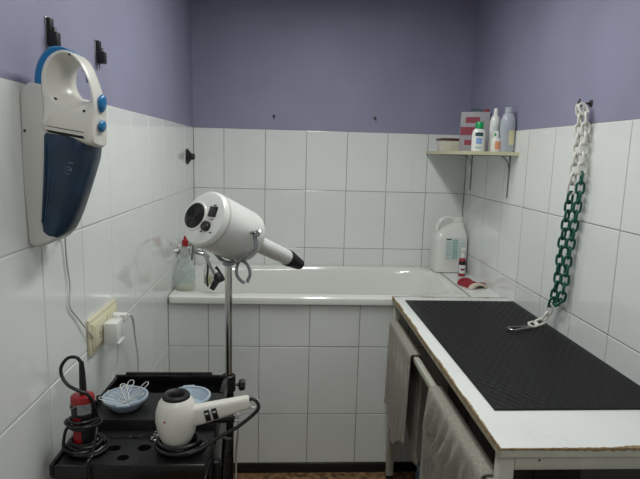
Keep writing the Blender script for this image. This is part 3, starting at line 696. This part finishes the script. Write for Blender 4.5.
tube('hose', [(-0.13, 0.18, 0.12), (-0.10, 0.10, 0.235), (-0.055, 0.03, 0.225), (-0.02, 0.0, 0.15), (0.02, -0.005, 0.075), (0.042, 0.005, 0.045)], 0.0075, M['steel'], t, 10, sp=8)
tube('grip', [(0.0, 0.0, 0.006), (0.012, 0.0, 0.028), (0.028, 0.0, 0.056)], [0.014, 0.0155, 0.0165], M['blackm'], t, 14)
lathe('spray_head', [(0, -0.02), (0.022, -0.02), (0.026, -0.012), (0.026, 0.012), (0.015, 0.03), (0, 0.032)], M['blackm'], t, 22, frame((-0.4, 0.1, 0.9), (0.036, 0, 0.062)))
tube('lever', [(0.046, 0.0, 0.085), (0.028, 0, 0.112), (0.018, 0, 0.12)], [0.005, 0.007, 0.009], M['blackm'], t, 10)
tube('hose_return', [(-0.022, 0.02, 0.16), (-0.024, 0.03, 0.10), (-0.03, 0.04, 0.05), (-0.028, 0.05, 0.006)], 0.005, M['blackm'], t, 8, sp=6)

# ------------------------------------------------------------------ stand dryer
def make_dryer():
    t = thing('pet_dryer', 'white drum-shaped pet dryer on a chrome stand', 'dryer', (0.378, -1.5, 0))
    ax = Vector((0.562, 0.723, -0.407)).normalized(); mid = Vector((0.002, 0, 1.379))
    A = frame(ax, mid)        # local z along the blow direction
    def at(x, y, z): return A @ T(x, y, z)
    R = 0.094
    drum = lathe('drum', [(0, -0.129), (R - 0.022, -0.129), (R - 0.008, -0.126), (R - 0.001, -0.117), (R, -0.105), (R, 0.07), (R - 0.004, 0.085), (R - 0.016, 0.098), (0.062, 0.112), (0.046, 0.118), (0.044, 0.122)], M['white'], t, 56, A)
    lathe('rim_band', [(R + 0.0005, -0.108), (R + 0.0012, -0.106), (R + 0.0012, -0.103), (R + 0.0005, -0.101)], M['greyw'], drum, 56, A)
    # local x is up × axis (image left), local y points up
    def back(x, y, prof, m, nm, n=32, p=drum): return lathe(nm, prof, m, p, n, at(x, y, -0.129) @ Matrix.Rotation(PI, 4, 'X'))
    g = back(0.036, 0.002, [(0, 0.002), (0.036, 0.002), (0.039, 0.005), (0.042, 0.005), (0.045, 0.0)], M['blackm'], 'intake_grille')
    back(0.036, 0.002, [(0.0425, 0.0), (0.0435, 0.004), (0.048, 0.004), (0.05, 0)], M['white'], 'intake_ring')
    for k in range(5):
        rr = 0.007 + 0.0065 * k
        bm = bmesh.new(); add_tube(bm, [(rr * math.cos(q * PI / 12), rr * math.sin(q * PI / 12), 0.003) for q in range(24)], 0.0012, 5, True)
        done('grille_ring', bm, M['black'], drum, mtx=at(0.036, 0.002, -0.129) @ Matrix.Rotation(PI, 4, 'X'))
    bm = bmesh.new(); add_box(bm, -0.016, 0.016, -0.017, 0.017, -0.006, 0.001, 0.002); sw = done('rocker_switch', bm, M['black'], drum, mtx=at(-0.038, 0.022, -0.129))
    back(-0.028, -0.028, [(0, 0.014), (0.013, 0.014), (0.016, 0.011), (0.017, 0.0)], M['black'], 'dial_knob')
    for x, y, w, h, mm in ((-0.038, 0.044, 0.012, 0.004, 'blackm'), (-0.04, -0.003, 0.018, 0.003, 'redprint'), (-0.01, -0.046, 0.009, 0.004, 'blackm'), (-0.052, -0.046, 0.009, 0.004, 'blackm')):
        bm = bmesh.new(); add_box(bm, -w / 2, w / 2, -h / 2, h / 2, -0.0006, 0.0004); done('print', bm, M[mm], drum, mtx=at(x, y, -0.1293))
    # nozzle
    noz = lathe('nozzle_pipe', [(0.05, 0.112), (0.043, 0.122), (0.033, 0.14), (0.031, 0.17), (0.030, 0.375), (0.026, 0.375), (0.026, 0.25)], M['white'], t, 36, A)
    bm = bmesh.new(); n = 32; rings = []
    for z, rx, ry, dy in ((0.345, .0318, .0318, 0), (0.368, .0325, .0325, 0), (0.39, .032, .028, -.001), (0.435, .030, .022, -.004), (0.437, .027, .019, -.004), (0.40, .026, .02, -.001)):
        rings.append([bm.verts.new((rx * math.cos(2 * PI * i / n), ry * math.sin(2 * PI * i / n) + dy, z)) for i in range(n)])
    for a, b in zip(rings, rings[1:]):
        for i in range(n): bm.faces.new((a[i], a[(i + 1) % n], b[(i + 1) % n], b[i]))
    bmesh.ops.transform(bm, matrix=A, verts=bm.verts); done('nozzle_tip', bm, M['blackm'], t)
    # yoke: strap under the drum between its two pivots (perpendicular to the axis)
    sx = (A.to_3x3() @ Vector((1, 0, 0))); up = Vector((0, 0, 1))
    bm = bmesh.new(); hw = 0.008; th = 0.0022; prev = None
    zp = -0.106
    prof = [(-0.112, 0.006), (-0.122, -0.035), (-0.122, -0.05), (-0.036, -0.110), (0, -0.113), (0.036, -0.110), (0.122, -0.05), (0.122, -0.035), (0.112, 0.006)]
    fw = Vector((-sx.y, sx.x, 0)).normalized()
    for i, (s, h) in enumerate(prof):
        c = mid + sx * s + up * h
        a, b = prof[max(0, i - 1)], prof[min(len(prof) - 1, i + 1)]
        tn = (sx * (b[0] - a[0]) + up * (b[1] - a[1])).normalized(); nn = tn.cross(fw).normalized()
        q = [bm.verts.new(c + fw * hw * u + nn * th * v) for u, v in ((-1, -1), (1, -1), (1, 1), (-1, 1))]
        if prev:
            for k in range(4): bm.faces.new((prev[k], prev[(k + 1) % 4], q[(k + 1) % 4], q[k]))
        else: bm.faces.new(q)
        prev = q
    bm.faces.new(prev); yk = done('yoke', bm, M['grey'], t)
    for s in (-1, 1):
        c = mid + sx * s * 0.098
        tube('pivot_bolt', [c, c + sx * s * 0.03], 0.006, M['steel'], yk, 12)
        w = c + sx * s * 0.026
        bm = bmesh.new(); add_lathe(bm, [(0, -0.006), (0.01, -0.006), (0.012, 0), (0.01, 0.007), (0, 0.007)], 16, frame(sx, w))
        for q in (-1, 1): add_tube(bm, [w + fw * q * 0.006, w + fw * q * 0.018 + up * 0.006, w + fw * q * 0.026 + up * 0.008], [0.004, 0.006, 0.004], 8)
        done('wing_nut', bm, M['chrome'], yk)
    # pole, lower tube, clamp, base
    tube('pole', [(0, 0, 0.80), (0, 0, 1.266)], 0.0125, M['chrome'], t, 20)
    lathe('pole_cap', [(0.0125, 1.255), (0.02, 1.258), (0.02, 1.268), (0, 1.270)], M['grey'], t, 20)
    tube('lower_tube', [(0.0, 0, 0.12), (0.0, 0, 0.86)], 0.018, M['black'], t, 20)
    kn = lathe('clamp_collar', [(0.0185, 0.80), (0.0245, 0.802), (0.0245, 0.858), (0.0185, 0.862)], M['blackm'], t, 20)
    tube('clamp_screw', [(0.02, 0, 0.825), (0.045, -0.006, 0.825)], 0.006, M['steel'], kn, 10)
    bm = bmesh.new(); add_lathe(bm, [(0, 0), (0.014, 0), (0.021, 0.004), (0.022, 0.012), (0.019, 0.022), (0, 0.024)], 8, T(0.036, -0.005, 0.825) @ RY); done('clamp_knob', bm, M['blackm'], kn)
    for k in range(5):
        a = 2 * PI * k / 5 + 0.3; c, s = math.cos(a), math.sin(a)
        lg = tube('base_leg', [(0, 0, 0.12), (c * 0.1, s * 0.1, 0.105), (c * 0.25, s * 0.25, 0.07)], [0.02, 0.016, 0.012], M['black'], t, 10)
        bm = bmesh.new(); add_lathe(bm, [(0, -0.012), (0.024, -0.012), (0.025, -0.008), (0.025, 0.008), (0.024, 0.012), (0, 0.012)], 20, frame((-s, c, 0), (c * 0.25, s * 0.25, 0.025)))
        done('castor', bm, M['blackm'], lg)
    # hose fork hanging from the yoke: two curved prongs
    tube('hose_clip', [(0.036, -0.012, 1.274), (0.029, -0.014, 1.25), (0.030, -0.014, 1.225), (0.045, -0.014, 1.205), (0.058, -0.014, 1.199)], 0.0055, M['grey'], t, 8, sp=5)
    tube('hose_clip', [(0.044, -0.012, 1.276), (0.060, -0.014, 1.268), (0.072, -0.014, 1.247), (0.074, -0.014, 1.225), (0.066, -0.014, 1.207), (0.072, -0.014, 1.203)], 0.0055, M['grey'], t, 8, sp=5)
make_dryer()

# ------------------------------------------------------------------ trolley
def make_trolley():
    X0, X1 = 0.036, 0.392; YB, YM, YS, YN = -1.648, -1.765, -1.93, -2.10
    t = thing('tool_trolley', 'black plastic tool trolley with stepped top against the tiled wall', 'trolley', (X0, YB, 0))
    def B(nm, a, b, c, d, e, f, m=M['black'], p=t, bev=0.004): return box(nm, a - X0, b - X0, c - YB, d - YB, e, f, m, p, bev)
    # rear tray with rim
    B('tray_floor', X0, X1, YM, YB, 0.862, 0.872)
    B('tray_wall', X0, X1, YB - 0.012, YB, 0.862, 0.926)
    B('tray_wall', X0, X0 + 0.012, YM, YB - 0.012, 0.862, 0.924)
    B('tray_wall', X1 - 0.012, X1, YM, YB - 0.012, 0.862, 0.922)
    B('tray_lip', X0 + 0.03, X1 - 0.05, YB - 0.004, YB + 0.01, 0.918, 0.931)
    # middle step the bowls stand on
    B('step_block', X0, X1, YS, YM + 0.001, 0.84, 0.918, M['blackm'])
    B('step_rim', X0, X0 + 0.008, YS + 0.02, YM, 0.916, 0.926)
    for k in range(3): B('rim_notch', X0 - 0.004, X0 + 0.012, YS + 0.05 + 0.03 * k, YS + 0.062 + 0.03 * k, 0.918, 0.932)
    # front holder shelf with round tool holes
    zs = 0.886; a0, a1 = 0.024, 0.388; bm = bmesh.new()
    rect = [bm.verts.new((x - X0, y - YB, zs)) for x, y in ((a0, YN), (a1, YN), (a1, YS + 0.004), (a0, YS + 0.004))]
    es = [bm.edges.new((rect[i], rect[(i + 1) % 4])) for i in range(4)]
    hl = []
    for x, y, r in ((0.147, -2.018, 0.0155), (0.222, -2.017, 0.0175), (0.182, -2.062, 0.0145)):
        c = [bm.verts.new((x - X0 + r * math.cos(2 * PI * k / 20), y - YB + r * 0.9 * math.sin(2 * PI * k / 20), zs)) for k in range(20)]
        ce = [bm.edges.new((c[k], c[(k + 1) % 20])) for k in range(20)]; es += ce; hl.append(c)
    bmesh.ops.triangle_fill(bm, use_beauty=True, use_dissolve=False, edges=es)
    for loop in hl + [rect]:
        lo_ = [bm.verts.new(v.co + Vector((0, 0, -0.03))) for v in loop]; k = len(loop)
        for i in range(k): bm.faces.new((loop[i], loop[(i + 1) % k], lo_[(i + 1) % k], lo_[i]))
    done('holder_shelf', bm, M['blackm'], t, False)
    B('shelf_bottom', a0, a1, YN, YS, 0.83, 0.836)
    B('shelf_lip', a0 - 0.004, a0 + 0.008, YN - 0.004, YS, 0.862, 0.894)
    B('shelf_lip', a0 + 0.008, a1, YN - 0.006, YN + 0.004, 0.852, 0.892)
    # cabinet body: side walls, back, three drawers, plinth, castors
    B('side_panel', X0 + 0.004, X0 + 0.016, YS - 0.05, YB - 0.004, 0.12, 0.862)
    B('side_panel', X1 - 0.016, X1 - 0.004, YS - 0.05, YB - 0.004, 0.12, 0.862)
    B('back_panel', X0 + 0.016, X1 - 0.016, YB - 0.016, YB - 0.004, 0.12, 0.862)
    B('bottom_panel', X0 + 0.004, X1 - 0.004, YS - 0.05, YB - 0.004, 0.11, 0.122)
    for k in range(4):
        z = 0.13 + 0.172 * k
        d = B('drawer', X0 + 0.018, X1 - 0.018, YS - 0.062, YB - 0.03, z, z + 0.166)
        B('drawer_pull', X0 + 0.11, X1 - 0.11, YS - 0.076, YS - 0.06, z + 0.12, z + 0.135, M['blackm'], d)
    for x in (X0 + 0.03, X1 - 0.03):
        for y in (YS - 0.02, YB - 0.04):
            bm = bmesh.new(); add_lathe(bm, [(0, -0.012), (0.03, -0.012), (0.032, -0.008), (0.032, 0.008), (0.03, 0.012), (0, 0.012)], 20, frame((1, 0, 0), (x - X0, y - YB, 0.033)))
            add_box(bm, x - X0 - 0.018, x - X0 + 0.018, y - YB - 0.02, y - YB + 0.02, 0.066, 0.112, 0.003); done('castor', bm, M['blackm'], t)
    # dryer holder on the side: sloping black sleeve
    tube('tool_sleeve', [(X1 - X0 + 0.022, -0.30, 0.62), (X1 - X0 + 0.026, -0.285, 0.80), (X1 - X0 + 0.03, -0.27, 0.855)], [0.010, 0.012, 0.014], M['black'], t, 14)
    B('sleeve_bracket', X1 - 0.006, X1 + 0.012, YB - 0.30, YB - 0.27, 0.74, 0.80, M['blackm'])
make_trolley()

# bowls
def bowl(label, loc, r):
    t = thing('bowl', label, 'bowl', loc, group='blue-grey bowls on the trolley')
    lathe('bowl_shell', [(0, 0.0), (r * 0.62, 0.0), (r * 0.66, 0.003), (r * 0.92, 0.026), (r * 0.94, 0.031), (r * 0.9, 0.031), (r * 0.62, 0.006), (0, 0.005)], M['bowl'], t, 44)
    lathe('rim', [(r * 0.92, 0.026), (r, 0.027), (r * 1.01, 0.031), (r, 0.034), (r * 0.9, 0.033)], M['bowl'], t, 44)
    for a in (0.0, PI):      # the two grip tabs
        a += math.radians(100)
        bm = bmesh.new(); add_box(bm, -0.017, 0.017, -0.004, 0.006, -0.0035, 0.0035, 0.002)
        done('grip_tab', bm, M['bowl'], t, mtx=T(r * math.cos(a), r * math.sin(a), 0.031) @ Matrix.Rotation(a - PI / 2, 4, 'Z'))
    return t
BZ = 0.9185
bowl('blue-grey bowl filled with wire loops on the trolley', (0.128, -1.855, BZ), 0.062)
bowl('empty blue-grey bowl half hidden behind the white hair dryer', (0.305, -1.855, BZ), 0.062)
for i, (a, ln, el, of) in enumerate(((80, 0.088, 31, -0.004), (88, 0.07, 30, -0.010), (44, 0.088, 31, 0.016), (160, 0.078, 22, 0.004), (185, 0.072, 18, -0.01), (120, 0.075, 26, 0.008), (10, 0.062, 24, 0.01))):
    a = math.radians(a); el = math.radians(el); d = Vector((math.cos(a) * math.cos(el), math.sin(a) * math.cos(el), math.sin(el))); s = Vector((-math.sin(a), math.cos(a), 0))
    o0 = Vector((0, 0, 0)); w = 0.0085
    pts = [o0 - s * 0.002, o0 + d * ln * 0.55 - s * w * 0.8] + [o0 + d * (ln + w * math.sin(q)) - s * w * math.cos(q) for q in (0, 0.6, 1.2, 1.9, 2.5, 3.14)] + [o0 + d * ln * 0.55 + s * w * 0.8, o0 + s * 0.002]
    bm = bmesh.new(); add_tube(bm, pts, 0.0013, 6)
    o = done('wire_loop', bm, M['wire'], None); o.location = (0.128 + of - 0.5 * ln * math.cos(a) * 0.6, -1.865 - 0.01 - 0.5 * ln * math.sin(a) * 0.3, BZ + 0.008 + 0.0015 * i)
    tag(o, ('wire loop standing tallest over the back rim of the bowl', 'short wire loop in the bowl leaning on its back rim', 'wire loop reaching over the rim towards the hair dryer', 'wire loop in the bowl leaning towards the socket wall', 'lowest wire loop in the bowl on the clipper side', 'wire loop in the bowl between the wall side and back rim', 'shortest wire loop in the bowl, lying towards the empty bowl')[i], 'wire loop', 'wire loops in the bowl')

# scissors on the holder shelf
t = thing('scissors', 'slim steel scissors lying on the black shelf behind the hair dryer', 'scissors', (0.172, -1.968, 0.887), (0, 0, math.radians(2)))
for s in (-1, 1):
    b_ = prism('blade', [(-0.05, 0.001 * s), (0.02, -0.004 * s), (0.06, -0.010 * s), (0.06, -0.014 * s), (0.02, -0.0005 * s), (-0.05, 0.003 * s)], 'Z', 0.001 + 0.002 * (s > 0), 0.003 + 0.002 * (s > 0), M['steel'], t)
    bm = bmesh.new(); add_tube(bm, [(0.074 + 0.016 * math.cos(q * PI / 8), -0.013 * s + 0.011 * math.sin(q * PI / 8), 0.004) for q in range(16)], 0.0028, 6, True); done('finger_ring', bm, M['chrome'], t)
lathe('pivot', [(0, 0.006), (0.003, 0.006), (0.004, 0.003), (0.004, 0)], M['chrome'], t, 12, T(0.0, 0, 0))

def coil(bm, c, r0, turns, rt, seed, zstep, wob=0.004):
    random.seed(seed); pts = []; n = int(turns * 26)
    p1, p2 = random.random() * 6, random.random() * 6
    for i in range(n):
        a = 2 * PI * i / 26; rr = r0 * (1 + 0.07 * math.sin(a * 0.37 + p1)) + wob * math.sin(a * 1.3 + p2)
        pts.append((c[0] + rr * math.cos(a), c[1] + rr * 0.92 * math.sin(a), c[2] + zstep * i / 26 + 0.0012 * math.sin(a * 2.1)))
    add_tube(bm, pts, rt, 8); return pts
# clipper standing in a coil of its own cord
def make_clipper():
    t = thing('hair_clipper', 'red and black corded hair clipper standing in its coiled cord', 'clipper', (0.078, -2.03, 0.887))
    bm = bmesh.new(); n = 28; rings = []
    for z, rx, ry in ((0, .022, .02), (0.004, .0245, .022), (0.05, .026, .023), (0.10, .0275, .024), (0.125, .029, .0255), (0.138, .0275, .024), (0.141, .02, .018)):
        rings.append([bm.verts.new((rx * math.cos(2 * PI * i / n), ry * math.sin(2 * PI * i / n), z)) for i in range(n)])
    for a, b in zip(rings, rings[1:]):
        for i in range(n): bm.faces.new((a[i], a[(i + 1) % n], b[(i + 1) % n], b[i]))
    bm.faces.new(rings[0]); bm.faces.new(rings[-1]); body = done('body', bm, M['blackm'], t)
    band('red_panel', 0.0268, 0.9, 0.02, 0.098, D(215), D(275), M['red'], t)
    lathe('top_cap', [(0, 0.152), (0.022, 0.152), (0.0270, 0.149), (0.0288, 0.142), (0.0290, 0.132), (0.0282, 0.130)], M['red'], t, 28, Matrix.Diagonal((1, 0.9, 1, 1)))
    band('grey_panel', 0.0293, 0.9, 0.108, 0.134, D(262), D(330), M['grey'], t)
    tube('cap_edge', [(0.0298 * math.cos(a), 0.0268 * math.sin(a), 0.126 + 0.007 * math.sin(3 * a)) for a in (PI + 0.1 + 0.2 * k for k in range(15))], 0.0011, M['steel'], t, 6)
    # strain relief and looping cord
    tube('strain_relief', [(0.002, 0, 0.150), (0.002, 0, 0.182), (0.002, 0, 0.210), (0.001, 0, 0.236)], [0.0085, 0.0082, 0.0072, 0.0055], M['cord'], t, 12)
    tube('cord_loop', [(0.001, 0, 0.234), (-0.010, -0.002, 0.248), (-0.030, -0.004, 0.246), (-0.045, -0.006, 0.225), (-0.043, -0.01, 0.203), (-0.026, -0.02, 0.185), (-0.002, -0.026, 0.174), (0.022, -0.022, 0.16), (0.031, -0.012, 0.13), (0.034, 0.0, 0.09)], 0.0042, M['cord'], t, 8, sp=6)
    bm = bmesh.new()
    for k, z in enumerate((0.076, 0.082, 0.0885, 0.079)):
        rr = 0.034 + 0.0025 * (k % 2); add_tube(bm, [((rr + 0.006 * (k == 3)) * math.cos(q * PI / 14), rr * 0.95 * math.sin(q * PI / 14), z + 0.0035 * math.sin(q * PI / 14 + k * 1.3)) for q in range(28)], 0.0038, 7, True)
    done('cord_wrap', bm, M['cord'], t)
    bm = bmesh.new(); coil(bm, (0.004, 0.0, 0.006), 0.046, 2, 0.0042, 2, 0.004); coil(bm, (0.0, -0.002, 0.013), 0.041, 2, 0.0042, 3, 0.005); coil(bm, (0.004, 0.002, 0.022), 0.037, 2, 0.0042, 4, 0.006)
    done('cord_coil', bm, M['cord'], t)
    tube('cord_side', [(-0.03, -0.01, 0.072), (-0.040, -0.012, 0.06), (-0.045, -0.016, 0.03), (-0.043, -0.02, 0.008)], 0.004, M['cord'], t, 8, sp=6)
    tube('cord_tail', [(0.036, -0.012, 0.076), (0.04, -0.03, 0.06), (0.038, -0.055, 0.02), (0.036, -0.082, 0.016), (0.034, -0.0885, -0.03), (0.03, -0.088, -0.2)], 0.0034, M['cord'], t, 8, sp=6)
make_clipper()

# hair dryer standing on its back on the holder shelf
def make_hairdryer():
    t = thing('hair_dryer', 'white hair dryer with black ring standing upright on the trolley', 'hair dryer', (0.306, -2.022, 0.8895))
    body = lathe('body', [(0, 0.0), (0.014, 0.001), (0.026, 0.007), (0.037, 0.022), (0.0470, 0.048), (0.0525, 0.078), (0.0512, 0.102), (0.0440, 0.125), (0.034, 0.138), (0.030, 0.140)], M['offw'], t, 40)
    lathe('nozzle_ring', [(0.030, 0.131), (0.0345, 0.136), (0.0340, 0.144), (0.030, 0.148), (0.025, 0.147), (0.020, 0.142), (0.018, 0.133), (0, 0.133)], M['blackm'], t, 36)
    bm = bmesh.new()
    for k in range(3): add_box(bm, -0.02, 0.02, -0.002 + (k - 1) * 0.011, 0.001 + (k - 1) * 0.011, 0.13, 0.135)
    done('nozzle_grille', bm, M['black'], t)
    # handle: rounded box section
    d = Vector((0.97, 0.02, 0.25)).normalized(); A = frame(d, (0.03, -0.004, 0.086))   # local z along the handle
    bm = bmesh.new(); n = 28; rings = []
    for z, a, b in ((0.0, .018, .026), (0.03, .018, .0255), (0.08, .017, .0215), (0.13, .0155, .018), (0.155, .014, .0165), (0.160, .010, .012)):
        rings.append([bm.verts.new((a * math.copysign(abs(math.cos(q)) ** .6, math.cos(q)), b * math.copysign(abs(math.sin(q)) ** .6, math.sin(q)), z)) for q in (2 * PI * i / n for i in range(n))])
    for p, q in zip(rings, rings[1:]):
        for i in range(n): bm.faces.new((p[i], p[(i + 1) % n], q[(i + 1) % n], q[i]))
    bm.faces.new(rings[0]); bm.faces.new(rings[-1]); bmesh.ops.transform(bm, matrix=A, verts=bm.verts)
    h = done('handle', bm, M['offw'], t)
    yv = (A.to_3x3() @ Vector((1, 0, 0))); side = -1 if yv.y > 0 else 1       # local x sign that faces the camera
    bm = bmesh.new(); add_box(bm, -0.0015, 0.0015, -0.013, 0.013, -0.017, 0.017, 0.0005); bmesh.ops.transform(bm, matrix=A @ T(side * 0.0172, -0.001, 0.0615), verts=bm.verts); done('switch_plate', bm, M['greyw'], h)
    for z in (0.052, 0.071):
        bm = bmesh.new(); add_box(bm, -0.003, 0.003, -0.0140, 0.0140, -0.0065, 0.0065, 0.001); bmesh.ops.transform(bm, matrix=A @ T(side * 0.0185, -0.001, z), verts=bm.verts); s_ = done('rocker_switch', bm, M['black'], h)
        bm = bmesh.new(); add_box(bm, -0.0006, 0.0006, -0.0025, 0.0025, -0.004, 0.004); bmesh.ops.transform(bm, matrix=A @ T(side * 0.0216, 0.006, z), verts=bm.verts); done('switch_mark', bm, M['greyw'], h)
    for z in (0.012, 0.112): 
        bm = bmesh.new(); add_lathe(bm, [(0, 0.001), (0.0018, 0.001), (0.0018, -0.002)], 10, A @ T(side * 0.009, 0.0208 - 0.045 * (z - 0.012), z) @ Matrix.Rotation(-PI / 2, 4, 'X')); done('screw', bm, M['hole'], h)
    bm = bmesh.new(); c = A @ Vector((0, -0.008, 0.168)); add_tube(bm, [c + Vector((0.012 * math.cos(q * PI / 10), 0, 0.012 * math.sin(q * PI / 10))) for q in range(20)], 0.0034, 8, True); done('hanging_loop', bm, M['offw'], t)
    lathe('badge', [(0, 0.0006), (0.0035, 0.0006), (0.004, 0)], mat('copper_badge', (168, 92, 50), 0.4), t, 12, T(-0.018, -0.0482, 0.094) @ Matrix.Rotation(PI / 2, 4, 'X'))
    e = A @ Vector((0, 0.004, 0.156))
    tube('cord', [e, e + Vector((0.012, 0, 0.004)), e + Vector((0.024, -0.004, -0.004)), e + Vector((0.026, -0.008, -0.020)), e + Vector((0.004, -0.012, -0.042)), e + Vector((-0.03, -0.02, -0.066)), e + Vector((-0.07, -0.03, -0.084)), (0.075, -0.045, 0.026), (0.04, -0.058, 0.016)], 0.0046, M['cord'], t, 10, sp=7)
    bm = bmesh.new(); coil(bm, (0.012, 0.0, 0.004), 0.058, 3, 0.0046, 8, 0.004, 0.003); coil(bm, (0.008, 0.0, 0.014), 0.052, 2, 0.0046, 9, 0.006, 0.003)
    done('cord_coil', bm, M['cord'], t)
    # plug end poking out past the trolley
    pg = tube('plug', [(0.085, 0.05, 0.046), (0.115, 0.046, 0.052), (0.142, 0.044, 0.057)], [0.006, 0.009, 0.011], M['cord'], t, 12)
    for q in (-0.005, 0.005): tube('plug_pin', [(0.14, 0.044 + q, 0.057 + q), (0.163, 0.042 + q, 0.0605 + q)], 0.0022, M['chrome'], pg, 8)
    tube('plug_lead', [(0.03, 0.055, 0.034), (0.055, 0.055, 0.04), (0.086, 0.05, 0.046)], 0.004, M['cord'], t, 8, sp=4)
make_hairdryer()
tag(tube('thin_cable', [(0.452, -1.93, 0.935), (0.452, -1.925, 0.90), (0.450, -1.91, 0.86), (0.444, -1.88, 0.81), (0.440, -1.86, 0.74), (0.438, -1.85, 0.62)], 0.003, M['greyw'], None, 8, sp=6),
    'thin pale cable hanging down beside the black trolley', 'cable')

# ------------------------------------------------------------------ plastic chain on the hook
def make_chain():
    hk = thing('chain_hook', 'bent steel hook in the lilac wall carrying the plastic chain', 'hook', (W, -1.352, 1.845))
    tube('hook_arm', [(0.003, 0, 0.004), (-0.025, -0.004, 0.002), (-0.042, -0.008, -0.006), (-0.048, -0.008, 0.006), (-0.045, -0.008, 0.018)], 0.0042, M['brass'], hk, 8, sp=5)
    lathe('hook_plate', [(0, 0.004), (0.012, 0.0035), (0.014, 0)], M['brass'], hk, 16, T(0.0025, 0, 0.004) @ Matrix.Rotation(-PI / 2, 4, 'Y'))
    t = thing('plastic_chain', 'white and green plastic chain hanging from the wall hook', 'chain', (1.65, -1.36, 0.965))
    bm = bmesh.new(); L, Wd, r = 0.0228, 0.0130, 0.0050; pts = []      # half length, half width of the wire centre line
    for k in range(6): a = -PI / 2 + PI * k / 5; pts.append((L - Wd + Wd * math.cos(a), Wd * math.sin(a), 0))
    for k in range(6): a = PI / 2 + PI * k / 5; pts.append((-L + Wd + Wd * math.cos(a), Wd * math.sin(a), 0))
    add_tube(bm, pts, r, 6, True); bmesh.ops.recalc_face_normals(bm, faces=bm.faces[:])
    mw = bpy.data.meshes.new('chain_link_white'); bm.to_mesh(mw); bm.free(); mw.polygons.foreach_set('use_smooth', [True] * len(mw.polygons)); mg = mw.copy(); mw.materials.append(M['chainw']); mg.materials.append(M['chaing'])
    O = Vector((1.65, -1.36, 0.965)); pitch = 2 * (L - r) * 0.98
    def run(path, colour, roll0):
        P = spline(path, 24); d = [0]
        for a, b in zip(P, P[1:]): d.append(d[-1] + (b - a).length)
        n = int(d[-1] / pitch); step = d[-1] / n
        def at(s):
            for i in range(1, len(d)):
                if d[i] >= s: u = (s - d[i - 1]) / max(1e-9, d[i] - d[i - 1]); return P[i - 1].lerp(P[i], u)
            return P[-1]
        for i in range(n):
            a, b = at(i * step), at((i + 1) * step); c = (a + b) / 2
            m = frame((b - a), c - O, (1, 0.15, 0))     # z along the chain
            ry = Matrix.Rotation(-PI / 2, 4, 'Y')       # link's long axis x -> z
            o = bpy.data.objects.new('link', mw if colour(i, n) else mg); COL.objects.link(o); o.parent = t
            o.matrix_local = m @ Matrix.Rotation(roll0 + (PI / 2 if i % 2 else 0) + random.uniform(-.25, .25), 4, 'Z') @ ry
        return n
    random.seed(21)
    top = Vector((W - 0.040, -1.36, 1.842))
    a = [top + Vector((0.0, -0.004, 0)), (1.652, -1.376, 1.80), (1.652, -1.384, 1.68), (1.652, -1.389, 1.572), (1.652, -1.380, 1.46), (1.652, -1.366, 1.364), (1.652, -1.352, 1.265), (1.652, -1.346, 1.168), (1.650, -1.336, 1.10), (1.646, -1.306, 1.076)]
    b = [top + Vector((0, 0.004, 0)), (1.645, -1.350, 1.80), (1.645, -1.346, 1.68), (1.645, -1.345, 1.588), (1.645, -1.335, 1.493), (1.645, -1.322, 1.396), (1.645, -1.304, 1.274), (1.645, -1.300, 1.153), (1.644, -1.278, 1.078), (1.64, -1.262, 1.025), (1.628, -1.254, 0.990), (1.60, -1.258, 0.980), (1.566, -1.275, 0.979)]
    run(a, lambda i, n: i < 7, 0.5)
    run(b, lambda i, n: i < 9 or i >= n - 4, 1.1)
    # snap hook on the table
    sh = thing('snap_hook', 'steel snap hook lying on the mat at the chain end', 'snap hook', (1.515, -1.291, 0.9712), (0, 0, math.radians(17)))
    bm = bmesh.new(); pts = []
    for k in range(9): q = -PI / 2 + PI * k / 8; pts.append((0.038 + 0.009 * math.cos(q), 0.009 * math.sin(q), 0))
    for k in range(9): q = PI / 2 + PI * k / 8; pts.append((-0.034 + 0.018 * math.cos(q), 0.018 * math.sin(q), 0))
    add_tube(bm, pts, 0.0038, 8, True); done('snap_body', bm, M['steel'], sh)
    tube('snap_gate', [(-0.03, -0.0165, 0.001), (0.01, -0.0125, 0.002), (0.02, -0.0105, 0.001)], 0.0042, M['steel'], sh, 8)
make_chain()
